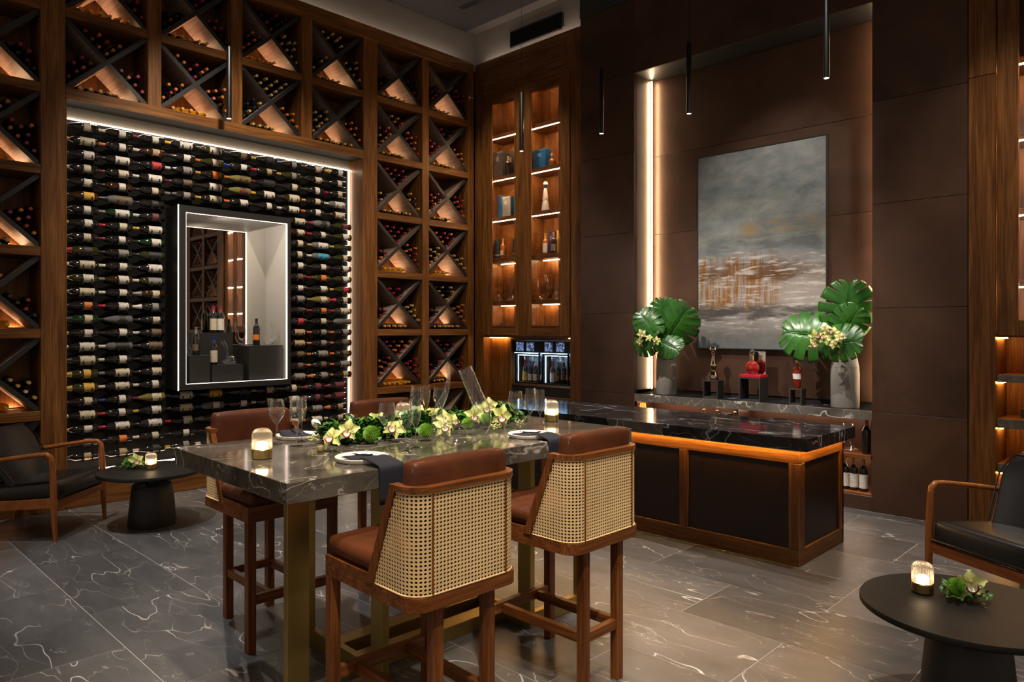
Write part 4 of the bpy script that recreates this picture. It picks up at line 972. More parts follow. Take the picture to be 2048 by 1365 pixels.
def orchid(s=1.0, seed=0):
    """five petals and a crimson-edged lip, facing +z"""
    rg = random.Random(seed); m = MB()
    def petal(a, L, W, lift):
        P = []
        for i in range(7):
            t = i / 6; w_ = W * math.sin(min(1, t * 1.15 + .06) * PI * .92) ** .8 + .0004
            row = []
            for j in range(5):
                q = (j - 2) / 2; x = q * w_; y = .10 * L + t * L * .92; z = lift * L * math.sin(t * PI * .6) - .22 * L * t * t + .20 * w_ * q * q * 2
                row.append((x, y, z))
            P.append(row)
        m.grid(P); m.xf(RZ(a))
    for k, (a, L, W) in enumerate(((0, .052, .019), (1.22, .050, .021), (-1.22, .050, .021), (2.45, .052, .018), (-2.45, .052, .018))):
        m.mi = 0; petal(a + rg.uniform(-.08, .08), L * s * rg.uniform(.92, 1.08), W * s, rg.uniform(.05, .22))
    m.mi = 1; m.lathe([(0, .004 * s), (.009 * s, .008 * s), (.014 * s, .02 * s), (.016 * s, .034 * s)], 12, RX(.5), a0=PI * .75, a1=PI * 2.25)
    m.mi = 2; m.lathe([(.0155 * s, .026 * s), (.021 * s, .036 * s), (.0195 * s, .040 * s)], 12, RX(.5), a0=PI * .9, a1=PI * 2.1)
    m.mi = 3; m.tube([(0, .003 * s, .004 * s), (0, .008 * s, .018 * s), (0, .004 * s, .030 * s)], [.004 * s, .0045 * s, .002 * s], 7)
    return m
ORCH = [orchid(1.0, k).mesh('orchid_bloom', ['petal', 'petal_white', 'lip_red', 'lip_yellow'], 50) for k in range(4)]
def bloom(o, loc, face, s=1.0, k=0, roll=0.0):
    z = Vector(face).normalized(); x = Vector((0, 0, 1)).cross(z)
    x = x.normalized() if x.length > 1e-3 else Vector((1, 0, 0)); y = z.cross(x)
    b = link('orchid_bloom', ORCH[k % 4], o); b.matrix_local = T(loc) @ Matrix((x, y, z)).transposed().to_4x4() @ RZ(roll) @ Matrix.Scale(s, 4); return b
def sprigs(m, n, area, rg, size=.035, up=.8, floor=-1.0):
    """loose small leaves, each a folded blade"""
    for _ in range(n):
        p = area(); a = rg.uniform(0, 2 * PI); el = rg.uniform(-.1, up); s = size * rg.uniform(.6, 1.2)
        d = Vector((math.cos(a) * math.cos(el), math.sin(a) * math.cos(el), math.sin(el))); sd = d.cross(Vector((0, 0, 1))).normalized(); u_ = sd.cross(d)
        c0, c1, c2 = p, p + d * s * .5 + u_ * s * .10, p + d * s
        for q_ in (c1, c2): q_.z = max(q_.z, floor)
        m.add([c0, c1 + sd * s * .24 + u_ * s * .05, c2, c1 - sd * s * .24 + u_ * s * .05, c1], [(0, 1, 4), (1, 2, 4), (2, 3, 4), (3, 0, 4)])
TOC = Vector((.70, -.71, 0))
def bouquet(top, r, leaves, cluster, label, seed):
    o = thing('monstera_bouquet', label, 'bouquet', top); rg = random.Random(seed)
    D_ = (top - CAM).dot(VF); k = D_ / FPX
    bx, by = 0, 0
    for i, (dx, dy, ang, size, dep_) in enumerate(leaves):       # screen-like offsets turned into right / up metres in the wall plane
        base = Vector((dx * k / .72, dep_, dy * k)); a = math.radians(ang)
        leaf_at(o, base, (math.sin(a), -.10, math.cos(a)), (.45, -.85, .25), size, seed + i, (0, -.005, .006))
    for i, (dx, dy, s) in enumerate(cluster): bloom(o, (dx * k / .72, -.37 + rg.uniform(-.02, .02), dy * k), (.4 + rg.uniform(-.5, .5), -.8, .2 + rg.uniform(-.3, .3)), s, i, rg.uniform(-2, 2))
    m = MB(); sprigs(m, 150, lambda: Vector((rg.gauss(0, .055), -.08 + rg.gauss(0, .06), rg.uniform(-.0, .09))), rg, .05, .6)
    x = m.obj('foliage', 'leaf_green', o); x['kind'] = 'stuff'
vt, vr = vase(1333, .17, 41, 698, 'grey stoneware vase at the left end of the marble counter')
bouquet(vt, vr, [(0, 48, -2, .34, -.04), (14, 24, 40, .48, -.16), (6, 20, -108, .31, -.31), (6, 18, 112, .32, -.22), (4, 34, -38, .34, -.29)], [(-10, 30, 1.1), (-14, 14, 1.0), (2, 22, .9), (12, 16, .9)], 'monstera leaves with pale orchids in the left grey vase', 3)
vt, vr = vase(1690, .15, 53, 705, 'taller grey stoneware vase at the right end of the marble counter')
bouquet(vt, vr, [(4, 46, 4, .50, .0), (-16, 30, -82, .50, -.12), (-10, 22, 88, .36, -.31), (-4, 36, 36, .34, -.06)], [(-20, 34, 1.2), (-6, 28, 1.2), (-22, 18, 1.1), (4, 40, 1.1), (6, 18, 1.0), (-6, 44, 1.0), (14, 30, 1.0)], 'monstera leaves with yellow-green orchids in the right grey vase', 9)
# ================================================================== glazed cabinet at the right-hand edge
cr = thing('display_cabinet', 'oak cabinet with lit open shelves at the right beyond the bronze wall', 'cabinet', (6.056, FY, 0))
def c2(x0, x1, y0, y1, z0, z1, name, mat, ch=.003, par=None): return MB().box(x0 - 6.056, x1 - 6.056, y0, y1, z0, z1, ch).obj(name, mat, par or cr)
c2(6.056, 6.246, -.05, .42, 0, 3.745, 'stile', 'oak_z'); c2(6.056, 6.246, -.05, .42, 3.749, 5.44, 'stile', 'oak_z'); c2(7.26, 7.45, -.05, .42, 0, 5.44, 'stile', 'oak_z')
c2(6.246, 7.26, -.0, .42, 4.93, 5.44, 'frieze', 'oak_x'); c2(6.246, 7.26, .40, .42, 0, 4.93, 'back_panel', 'oak_z', 0)
c2(6.246, 7.26, 0, .40, 0, .12, 'plinth', 'oak_x'); c2(6.246, 7.26, 0, .40, 1.59, 1.62, 'bottom_board', 'oak_x')
for z0, z1 in ((1.222, 1.28), (.845, .918), (.48, .55)):
    c2(6.25, 7.256, .0, .02, z0, z1, 'shelf_edge', 'grey_marble', .002); c2(6.25, 7.256, .02, .40, z0, z1, 'shelf', 'oak_x', 0)
for z in (1.588, 1.22, .843, .478): MB().box(6.262 - 6.056, 6.274 - 6.056, .04, .30, z - .012, z - .002).obj('led_strip', 'led_amber', cr)
SR = [3.81, 3.19, 2.58, 2.0]
for k, z in enumerate(SR):
    c2(6.28, 7.25, .04, .40, z + .002, z + .055, 'shelf', 'oak_x'); MB().box(6.30 - 6.056, 7.23 - 6.056, .042, .054, z - .008, z).obj('led_strip', 'led_shelf', cr)
for x0, x1, p0, p1 in ((6.252, 6.752, 6.40, 6.66), (6.756, 7.255, 6.85, 7.11)):
    d = c2(x0, p0, -.022, 0, 1.60, 4.925, 'door', 'oak_z', .004); c2(p1, x1, -.022, 0, 1.60, 4.925, 'door_stile', 'oak_z', .004, d)
    c2(p0, p1, -.022, 0, 4.30, 4.925, 'door_rail', 'oak_x', .004, d); c2(p0, p1, -.022, 0, 1.60, 1.73, 'door_rail', 'oak_x', .004, d)
    MB().box(p0 - 6.056, p1 - 6.056, -.012, -.008, 1.73, 4.30).obj('pane', 'pane_glass', d)
def on2(z, x, y=.16): return Vector((x, FY + y, z))
def gbox(name, label, x0, x1, y0, y1, z, h, col, cat='box', band=None):
    o = thing(name, label, cat, ((x0 + x1) / 2, FY + (y0 + y1) / 2, z)); w_ = (x1 - x0) / 2; d = (y1 - y0) / 2
    x = MB().box(-w_, w_, -d, d, h * .12, h, .003).obj('body', 'paint', o); x.color = (*col, 1)
    x = MB().box(-w_ * .99, w_ * .99, -d * .99, d * .99, 0, h * .12).obj('base', 'paint', o); x.color = (*(band or tuple(c * .5 for c in col)), 1); return o
gbox('gift_box', 'crimson gift box on the upper open shelf of the right cabinet', 6.42, 6.62, .10, .30, 1.281, .20, (.36, .012, .025))
gbox('large_book', 'black and gold book lying on the middle open shelf of the right cabinet', 6.40, 6.68, .08, .30, .919, .085, (.012, .012, .012), 'book', (.40, .26, .05))
gbox('large_book', 'grey book lying on the lower open shelf of the right cabinet', 6.40, 6.68, .06, .30, .551, .10, (.09, .08, .065), 'book')
gbox('gift_box', 'grey textured gift box behind the right cabinet pane', 6.46, 6.62, .12, .26, 3.246, .37, (.22, .18, .18))
gbox('gift_box', 'cream and blue gift box behind the right cabinet pane', 6.45, 6.60, .12, .26, 2.636, .33, (.55, .47, .36), 'box', (.02, .2, .42))
decanter([tuple(Vector(p) * .8) for p in LYRE[0]], [r * .8 for r in LYRE[1]], 'lyre decanter on the top lit shelf of the right cabinet', on2(3.866, 6.52))
for k in range(4): stemglass('flute', on2(1.621, 6.44 + k * .07, .13), f"wine glass {ORD[k]} from left on the floor of the right edge cabinet", 'glasses in the right cabinet', .8)
# ================================================================== bar island
IX0, IX1, IY0, IY1, IH = 2.30, 5.46, -1.985, -1.14, .91
isl = thing('bar_island', 'bar island with dark iron panels in an oak frame', 'bar', (IX0, IY0, 0))
Lx, Ly = IX1 - IX0, IY1 - IY0; BH = .80
MB().box(.03, Lx - .03, .03, Ly - .03, 0, BH - .004).obj('carcass', 'dark_gap', isl)
def ib(x0, x1, y0, y1, z0, z1, n, mt, ch=.003): return MB().box(x0, x1, y0, y1, z0, z1, ch).obj(n, mt, isl)
st = [0.0, .76, 1.45, 2.215, 3.085]; sw = .075
ib(0, Lx, 0, .03, 0, .115, 'bottom_rail', 'oak_x'); ib(0, Lx, 0, .03, BH - .085, BH, 'top_rail', 'oak_x')
ib(Lx - .03, Lx, .03, Ly, 0, .115, 'bottom_rail', 'oak_y'); ib(Lx - .03, Lx, .03, Ly, BH - .085, BH, 'top_rail', 'oak_y')
for x in st: ib(x, x + sw, 0, .03, .115, BH - .085, 'stile', 'oak_z')
for a, b in zip(st, st[1:]): ib(a + sw, b, .014, .03, .115, BH - .085, 'iron_panel', 'iron_panel', .001)
ib(Lx - .03, Lx, .03, .10, .115, BH - .085, 'stile', 'oak_z'); ib(Lx - .03, Lx, Ly - .075, Ly, .115, BH - .085, 'stile', 'oak_z')
ib(Lx - .03, Lx - .014, .10, Ly - .075, .115, BH - .085, 'iron_panel', 'iron_panel', .001)
ib(0, Lx, Ly - .03, Ly, 0, BH, 'rear_panel', 'oak_x')
MB().box(.02, Lx + .03, -.035, -.022, BH + .012, BH + .020).obj('led_strip', 'led_amber', isl); MB().box(Lx + .022, Lx + .035, -.03, Ly, BH + .012, BH + .020).obj('led_strip', 'led_amber', isl)
ib(.0, Lx, .01, Ly - .01, BH - .004, BH + .022, 'sub_top', 'dark_gap', 0)
tp = thing('island_top', 'thick black veined marble slab on the bar island', 'counter top', (IX0, IY0, BH + .0225))
TH = IH - BH - .0225
TX0, TX1, TY0, TY1 = -.12, 5.555 - IX0, -2.085 - IY0, -1.20 - IY0 + .03
for a, b in ((TX0, 1.60), (1.6015, 2.125), (2.1265, TX1)):
    MB().box(a, b, TY0, TY0 + .02, 0, TH, .0015).obj('marble_face', 'black_marble' if a != 1.6015 else 'grey_marble', tp)
MB().box(TX0, 1.605, TY0 + .02, TY1, 0, TH, .0015).obj('marble_slab', 'black_marble', tp); MB().box(1.6065, TX1, TY0 + .02, TY1, 0, TH, .0015).obj('marble_slab', 'black_marble', tp)
# ================================================================== tall marble table
TC = Vector((4.452, -4.492, 0)); TR = math.radians(-1.5); TZ = 1.07; TT = .083
tb = thing('marble_table', 'tall grey marble table on brass pedestals', 'table', TC, TR)
hw, hl = .583, 1.085
MB().box(-hw, hw, -hl, hl, TZ - TT, TZ, .002).obj('marble_top', 'table_marble', tb)
def pedestal4(sg):
    """L-plan brass pedestal: one loop along the table, one across it; sg mirrors it end for end"""
    x1 = .355; x0 = -x1; e = .036; wd_ = .098; ya, yb = -.965, -.465
    def B(x0_, x1_, y0_, y1_, z0_, z1_, nm): MB().box(x0_, x1_, min(sg * y0_, sg * y1_), max(sg * y0_, sg * y1_), z0_, z1_, .0015).obj(nm, 'brass', tb)
    for z0_, z1_, nm in ((0, .085, 'pedestal_foot'), (TZ - TT - .05, TZ - TT - .001, 'pedestal_cap')):
        B(x1 - e, x1, ya, yb - e, z0_, z1_, nm); B(x0, x1, yb - e, yb, z0_, z1_, nm)
    z0_, z1_ = .085, TZ - TT - .05
    B(x1 - e, x1, ya, ya + wd_, z0_, z1_, 'pedestal_post'); B(x1 - wd_, x1, yb - e, yb, z0_, z1_, 'pedestal_post'); B(x0, x0 + e, yb - wd_ * .4, yb, z0_, z1_, 'pedestal_post')
pedestal4(1); pedestal4(-1)
for x in (.06, -.16): MB().box(x, x + .10, -.464, .464, .0, .075, .002).obj('base_beam', 'brass', tb)
# ================================================================== bar stools (local: front -x, back +x)
def pad(name, mat, parent, x0, x1, y0, y1, z0, z1, r, M=None, puff=.010):
    """cushion: rounded edges, faces slightly swollen"""
    m = MB(); n = 10; c = Vector(((x0 + x1) / 2, (y0 + y1) / 2, (z0 + z1) / 2)); h = Vector(((x1 - x0) / 2, (y1 - y0) / 2, (z1 - z0) / 2))
    ts = [-1, -.985, -.95, -.88, -.7, -.35, 0, .35, .7, .88, .95, .985, 1]
    def sh(p):
        q = Vector([max(-(h[i] - r), min(h[i] - r, p[i])) for i in range(3)]); d = p - q
        p2 = q + d.normalized() * r if d.length > 1e-9 else p
        k = [1 - (p2[i] / h[i]) ** 2 for i in range(3)]
        for i in range(3): p2[i] += puff * (1 if p2[i] > 0 else -1) * abs(p2[i] / h[i]) ** 3 * max(0, k[(i + 1) % 3]) ** .6 * max(0, k[(i + 2) % 3]) ** .6
        return c + p2
    for ax in range(3):
        o1, o2 = (ax + 1) % 3, (ax + 2) % 3
        for sg in (-1, 1):
            P = []
            for a in ts:
                row = []
                for b in ts: p = Vector((0, 0, 0)); p[ax] = sg * h[ax]; p[o1] = a * h[o1]; p[o2] = b * h[o2]; row.append(sh(p))
                P.append(row if sg > 0 else row[::-1])
            m.grid(P)
    if M is not None: m.xf(M, 0)
    return m.obj(name, mat, parent, smooth=80)
def rounded_back(hx, hy, r, x_front, n=7):
    """plan outline of the back shell from the front of one side round to the other"""
    pts = [(x_front, -hy)]
    for k in range(n + 1): a = -PI / 2 + PI / 2 * k / n; pts.append((hx - r + r * math.cos(a), -hy + r + r * math.sin(a)))
    for k in range(n + 1): a = PI / 2 * k / n; pts.append((hx - r + r * math.cos(a), hy - r + r * math.sin(a)))
    pts.append((x_front, hy)); return pts
def make_stool():
    o = thing('bar_stool', 'x', 'stool', (0, 0, 0), 0, 'cane-backed bar stools at the marble table')
    hx, hy = .30, .258; z0, z1 = .665, .715
    # seat frame with rounded rear corners
    out = [(-hx, -hy), *rounded_back(hx, hy, .07, -hx + .02)[1:-1], (-hx, hy)]
    MB().prism(out, z0, z1).obj('seat_frame', 'walnut_y', o)
    MB().prism([(-hx, -hy), (.02, -hy), (.02, hy), (-hx, hy)], z1 + .0005, z1 + .03).obj('seat_deck', 'walnut_y', o)
    lg = .044
    for sy in (-1, 1):
        MB().box(-hx, -hx + lg, sy * hy - (lg if sy > 0 else 0), sy * hy + (lg if sy < 0 else 0), 0, z0, .002).obj('leg', 'walnut_z', o)
        MB().box(hx - .075, hx - .075 + lg, sy * .125 - lg / 2, sy * .125 + lg / 2, 0, z0, .002).obj('leg', 'walnut_z', o)
        MB().box(-hx + lg, hx - .075, sy * .125 - .016, sy * .125 + .016, .24, .285, .002).obj('side_stretcher', 'walnut_x', o)
    MB().box(-hx + .006, -hx + .038, -hy + lg, hy - lg, .24, .29, .002).obj('footrest', 'walnut_y', o)
    MB().box(hx - .07, hx - .038, -.103, .103, .24, .285, .002).obj('rear_stretcher', 'walnut_y', o)
    # seat cushion
    P = []
    pad('seat_cushion', 'leather_brown', o, -hx - .012, .235, -hy + .012, hy - .012, z1 + .031, z1 + .105, .028)
    # back shell: wood slanted posts, top rail, cane wrapped round
    zc0, zc1 = z1, 1.078; xf0, xf1 = .035, .175       # slanted front line of the sides
    def xf(z): return xf0 + (xf1 - xf0) * (z - zc0) / (zc1 - zc0)
    r = .085; hxx, hyy = hx - .004, hy - .004
    ln_side0 = hxx - r - (-.02); arc = r * PI / 2; back = 2 * (hyy - r); tot = 2 * ln_side0 + 2 * arc + back
    def plan(s_, off=0.0):
        s1 = s_
        if s1 < ln_side0: return (-.02 + s1, -hyy - off, 0, -1)
        s1 -= ln_side0
        if s1 < arc: a = -PI / 2 + s1 / r; return (hxx - r + (r + off) * math.cos(a), -hyy + r + (r + off) * math.sin(a), math.cos(a), math.sin(a))
        s1 -= arc
        if s1 < back: return (hxx + off, -hyy + r + s1, 1, 0)
        s1 -= back
        if s1 < arc: a = s1 / r; return (hxx - r + (r + off) * math.cos(a), hyy - r + (r + off) * math.sin(a), math.cos(a), math.sin(a))
        s1 -= arc
        return (hxx - r - s1, hyy + off, 0, 1)
    cs = tot / 66; nz = 25; ch = (zc1 - zc0 - .006) / nz
    m = MB()
    for i in range(66):
        for j in range(nz):
            sa, sb = i * cs, (i + 1) * cs; za, zb = zc0 + .003 + j * ch, zc0 + .003 + (j + 1) * ch; sm, zm = (sa + sb) / 2, (za + zb) / 2
            x, y, nx, ny = plan(sm)
            if abs(y) > hyy - r * .2 and x < xf(zm) + .012: continue
            rr = .33; vs = []
            for (a, c_) in ((0, 0), (.5, 0), (1, 0), (1, .5), (1, 1), (.5, 1), (0, 1), (0, .5)):
                px, py, _, _ = plan(sa + a * cs); vs.append((px, py, za + c_ * ch))
            for k in range(8):
                a = -PI * .75 + k * PI / 4; px, py, _, _ = plan(sm + rr * cs * math.cos(a)); vs.append((px, py, zm + rr * ch * math.sin(a)))
            m.add(vs, [(k, (k + 1) % 8, 8 + (k + 1) % 8, 8 + k) for k in range(8)])
    cn = m.obj('cane_panel', 'cane', o); sd = cn.modifiers.new('thick', 'SOLIDIFY'); sd.thickness = .0025; sd.offset = 0
    # cane edge beads and seams
    for zz in (zc0 + .004, zc1 - .004):
        m = MB(); pts = []
        n = 40; s0 = None
        for k in range(n + 1):
            s_ = tot * k / n; x, y, nx, ny = plan(s_, .002)
            if abs(y) > hyy - .005 and x < xf(zz): continue
            pts.append((x, y, zz))
        m.tube(pts, .0035, 6).obj('cane_piping', 'cane', o, smooth=True)
    for sy in (-1, 1): MB().tube([(hxx + .002, sy * (hyy - r + .006), zc0), (hxx + .002, sy * (hyy - r + .006), zc1)], .0045, 6).obj('rattan_seam', 'walnut_z', o, smooth=True)
    # side posts
    for sy in (-1, 1):
        MB().prism([(xf0 - .034, zc0), (xf0 + .012, zc0), (xf1 + .012, zc1), (xf1 - .022, zc1)], -.014, .014, T((0, sy * (hyy - .006), 0)) @ RX(PI / 2)).obj('side_post', 'walnut_z', o)
    # top rail (thin U)
    inner = [(x - .0, y) for x, y in rounded_back(hx - .035, hy - .035, .055, xf1 - .02)]; outer = rounded_back(hx + .003, hy + .003, .09, xf1 - .02)
    m = MB(); n = len(outer)
    vs = [(x, y, zc1) for x, y in outer] + [(x, y, zc1) for x, y in inner] + [(x, y, zc1 + .022) for x, y in outer] + [(x, y, zc1 + .022) for x, y in inner]
    fs = []
    for k in range(n - 1): fs += [(k, n + k, n + k + 1, k + 1), (2 * n + k, 2 * n + k + 1, 3 * n + k + 1, 3 * n + k), (k, k + 1, 2 * n + k + 1, 2 * n + k), (n + k + 1, n + k, 3 * n + k, 3 * n + k + 1)]
    fs += [(0, 2 * n, 3 * n, n), (n - 1, 2 * n - 1, 4 * n - 1, 3 * n - 1)]
    m.add(vs, fs); m.obj('top_rail', 'walnut_y', o)
    # inner padding and leather back cushion
    MB().box(hx - .075, hx - .02, -hy + .05, hy - .05, z1 + .02, zc1 - .005, .01).obj('back_pad', 'leather_brown', o)
    pad('back_cushion', 'leather_brown', o, .180, .255, -hy + .035, hy - .035, zc1 - .18, 1.178, .018)
    m = MB()
    for x in (.196, .244): m.tube([(x, -hy + .034, zc1 + .022), (x, -hy + .034, 1.16), (x, -hy + .05, 1.179), (x, hy - .05, 1.179), (x, hy - .034, 1.16), (x, hy - .034, zc1 + .022)], .0013, 5)
    m.obj('seam_stitching', 'stitch', o)
    return o
st0 = make_stool()
SP = [((5.255, -5.142), 0, 'nearest cane-backed bar stool, its back towards us at the front of the table'),
      ((5.235, -4.275), 0, 'second cane-backed bar stool on the near side, closer to the bar island'),
      ((3.71, -5.00), PI, 'bar stool on the far side of the table, left end, seat half under the marble'),
      ((3.71, -4.09), PI, 'bar stool on the far side of the table behind the flowers')]
for i, ((x, y), a, lab) in enumerate(SP):
    s_ = st0 if i == 0 else copy_tree(st0); s_.location = (x, y, 0); s_.rotation_euler = (0, 0, a + [math.radians(-2), math.radians(-.5), math.radians(-1), 0][i]); s_['label'] = lab
# ================================================================== lounge armchairs (local: front -y)
def make_chair():
    o = thing('lounge_armchair', 'x', 'armchair', (0, 0, 0), 0, 'leather lounge armchairs')
    hw_ = .345; fy = -.33; by = .36
    for sx in (-1, 1):
        x = sx * hw_
        # front leg rises into the arm
        MB().tube([(x, fy - .01, 0), (x, fy, .15), (x, fy + .005, .32), (x, fy + .012, .5), (x, fy + .02, .63)], [.015, .020, .025, .024, .020], 12).obj('front_leg', 'teak_z', o, smooth=60)
        pts = [(x, fy + .02, .60), (x, fy + .025, .655), (x, fy + .055, .678), (x, fy + .12, .676), (x, fy + .35, .645), (x, by - .06, .60), (x, by + .02, .565)]
        MB().tube(pts, [.020, .020, .0195, .019, .0185, .018, .016], 12).obj('armrest', 'teak_x', o, smooth=60)
        MB().tube([(x, by + .09, 0), (x, by + .04, .18), (x, by, .32), (x, by + .02, .57)], [.014, .018, .021, .018], 10).obj('rear_leg', 'teak_z', o, smooth=60)
        MB().bar((x, fy, .30), (x, by, .265), .026, .07).obj('side_rail', 'teak_x', o)
    MB().bar((-hw_, fy + .005, .285), (hw_, fy + .005, .285), .026, .06).obj('front_rail', 'teak_x', o)
    MB().bar((-hw_, by, .265), (hw_, by, .265), .026, .05).obj('rear_rail', 'teak_x', o)
    # seat
    M_ = T((0, 0, .375)) @ RX(math.radians(-5))
    pad('seat_cushion', 'leather_black', o, -hw_ + .03, hw_ - .03, fy - .005, by - .06, -.085, .060, .035, M_)
    m = MB(); q = [(-hw_ + .03, fy - .006), (hw_ - .03, fy - .006), (hw_ - .03, by - .08), (-hw_ + .03, by - .08), (-hw_ + .03, fy - .006)]
    m.tube([(x, y, -.066) for x, y in q], .006, 6).xf(M_); m.obj('seat_piping', 'leather_black', o, smooth=True)
    # back with swept wings: widest at the shoulders, narrowing to the seat
    P = []
    for i in range(9):
        t = i / 8; z = .36 + t * .47; yb = by - .25 + t * .28; wt = .24 + .085 * min(1, t * 1.4) - .05 * max(0, t - .82) / .18
        row = []
        for j in range(11): s_ = -1 + 2 * j / 10; row.append((s_ * wt, yb - .07 * abs(s_) ** 2.5 * (1 - t * .3), z + .015 * abs(s_) ** 2))
        P.append(row)
    l = MB().grid(P).obj('backrest', 'leather_black', o, smooth=60); sd = l.modifiers.new('thick', 'SOLIDIFY'); sd.thickness = .062; sd.offset = 0; bv = l.modifiers.new('soft', 'BEVEL'); bv.width = .02; bv.segments = 3
    m = MB(); e = [P[i][0] for i in range(9)] + [P[8][j] for j in range(1, 11)] + [P[i][10] for i in range(7, -1, -1)]
    m.tube([Vector(p) + Vector((0, -.034, 0)) for p in e], .005, 6).obj('back_piping', 'leather_black', o, smooth=True)
    return o
ch0 = make_chair(); ch0['label'] = 'black leather lounge armchair with teak arms by the bottle wall'
# front legs at (.99,-5.44) and (.53,-4.98); faces (+.7,+.7)
ch0.rotation_euler = (0, 0, math.radians(135)); ch0.location = (.585, -5.41, 0)
c1 = copy_tree(ch0); c1['label'] = 'black leather lounge armchair with teak arms at the right edge'
fdir = Vector((-.49, -.87, 0)).normalized(); right_ = Vector((.87, -.49, 0)).normalized(); F1 = Vector((6.23, -1.87, 0))
c1.rotation_euler = (0, 0, math.atan2(fdir.x, -fdir.y)); ctr = F1 + right_ * .345 - fdir * .33; c1.location = ctr
# ================================================================== round side tables
def side_table(loc, label):
    o = thing('side_table', label, 'table', loc, 0, 'black side tables'); r = .42; h = .465
    MB().lathe([(0, h - .03), (r - .012, h - .03), (r, h - .022), (r, h - .004), (r - .003, h), (0, h)], 72).obj('table_top', 'ebony', o, smooth=40)
    MB().lathe([(0, .0), (.185, 0), (.19, .012), (.158, .335), (.150, .345), (.135, .345), (.13, .335), (0, .335)], 40).obj('pedestal', 'black_matte', o, smooth=40)
    MB().lathe([(.052, .335), (.05, h - .03)], 24).obj('neck', 'black_metal', o, smooth=True)
    MB().lathe([(0, h - .045), (.11, h - .045), (.11, h - .03)], 32).obj('mounting_plate', 'black_metal', o, smooth=40)
    return o
side_table((1.06, -4.70, 0), 'round black side table by the bottle wall')
side_table((6.757, -3.37, 0), 'round black side table in the right foreground')
# ================================================================== pendant lamps
def pendant(px, py, D, label):
    p = CAM + ray(px, py) * D; o = thing('pendant_lamp', label, 'pendant lamp', p, 0, 'slim black pendant lamps')
    MB().lathe([(.016, .004), (.0255, 0), (.0255, .70), (.022, .715), (0, .715)], 24).obj('tube', 'black_metal', o, smooth=40)
    MB().lathe([(0, .003), (.022, .003)], 20).obj('lens', 'pendant_lens', o)
    MB().tube([(0, 0, .714), (0, 0, 5.83 - p.z)], .0022, 6).obj('cable', 'black_metal', o)
    l = bpy.data.lights.new('pendant_light', 'SPOT'); q = bpy.data.objects.new('pendant_light', l); COL.objects.link(q); q.location = p - Vector((0, 0, .01)); l.energy = 14; l.spot_size = math.radians(60); l.spot_blend = .6; l.shadow_soft_size = .02; l.color = (1, .92, .8)
pendant(458, 238, 7.1, 'slim black pendant lamp hanging in front of the bottle wall')
pendant(1043, 303, 8.7, 'slim black pendant lamp in front of the glazed corner cabinet')
pendant(1203, 268, 7.93, 'slim black pendant lamp before the bronze panels left of the niche')
pendant(1378, 228, 7.19, 'slim black pendant lamp hanging left of the painting')
pendant(1653, 157, 6.18, 'slim black pendant lamp nearest the right end of the niche')
# ================================================================== things on the tables
TZ1 = TZ + .0008
def candle(p, label):
    o = thing('candle_lamp', label, 'lamp', p, 0, 'ribbed glass candle lamps')
    MB().lathe([(0, 0), (.040, 0), (.0445, .003), (.0445, .040), (.041, .044), (0, .044)], 36).obj('base', 'brass_bright', o, smooth=40)
    MB().lathe([(.0425, .045), (.0430, .08), (.0430, .102), (.0415, .113), (.037, .123), (.030, .130), (.020, .134), (.018, .131)], 96, rib=(.05, 22)).obj('ribbed_shade', 'ribbed_glass', o, smooth=70)
    MB().lathe([(0, .045), (.026, .045), (.026, .066), (.018, .074), (0, .078)], 16).obj('light_source', 'candle_glow', o, smooth=True)
    return o
candle(onZ(524, 917, TZ1), 'brass-based ribbed glass candle lamp at the near left of the marble table')
candle(onZ(1103, 843, TZ1), 'ribbed glass candle lamp at the far right end of the marble table')
candle(onZ(806, 850, TZ1), 'ribbed glass candle lamp behind the flowers and glasses')
STZ = .4658
candle(onZ(302, 938, STZ), 'ribbed glass candle lamp on the side table by the bottle wall')
candle(onZ(1845, 1184, STZ), 'ribbed glass candle lamp on the right foreground side table')
G4 = [('near left corner of the marble table, beside the candle lamp', [('wine', 553, 888, 'rounded'), ('tall', 593, 892, 'tall'), ('flute', 603, 883, 'slim')]),
      ('front middle of the marble table before the flowers', [('wine', 774, 899, 'rounded'), ('tall', 811, 904, 'tall'), ('flute', 831, 896, 'slim')]),
      ('back of the marble table behind the flowers', [('wine', 880, 850, 'rounded'), ('tall', 832, 853, 'tall'), ('flute', 852, 849, 'slim')]),
      ('right end of the marble table beside the napkin', [('wine', 1031, 862, 'rounded'), ('tall', 1061, 861, 'tall'), ('flute', 1080, 863, 'slim')])]
KEEP = []
for where, gl in G4:
    KEEP += [(onZ(px, py, TZ1), .034) for _, px, py, _ in gl]
for where, gl in G4:
    for kind, px, py, w_ in gl: stemglass(kind, onZ(px, py, TZ1), f"{w_} stemmed glass at the {where}", 'stemmed glasses on the marble table', 1.0)
def plate(p, label):
    o = thing('dinner_plate', label, 'plate', p, 0, 'white plates on the marble table')
    MB().lathe([(0, .004), (.098, .004), (.108, .006), (.116, .019), (.118, .019), (.116, .008), (.108, .0), (.085, 0), (.08, .002), (0, .002)], 56).obj('dish', 'porcelain', o, smooth=40)
    MB().lathe([(.1165, .0188), (.1175, .0205), (.1185, .0188)], 56).obj('rim', 'porcelain', o, smooth=70); return o
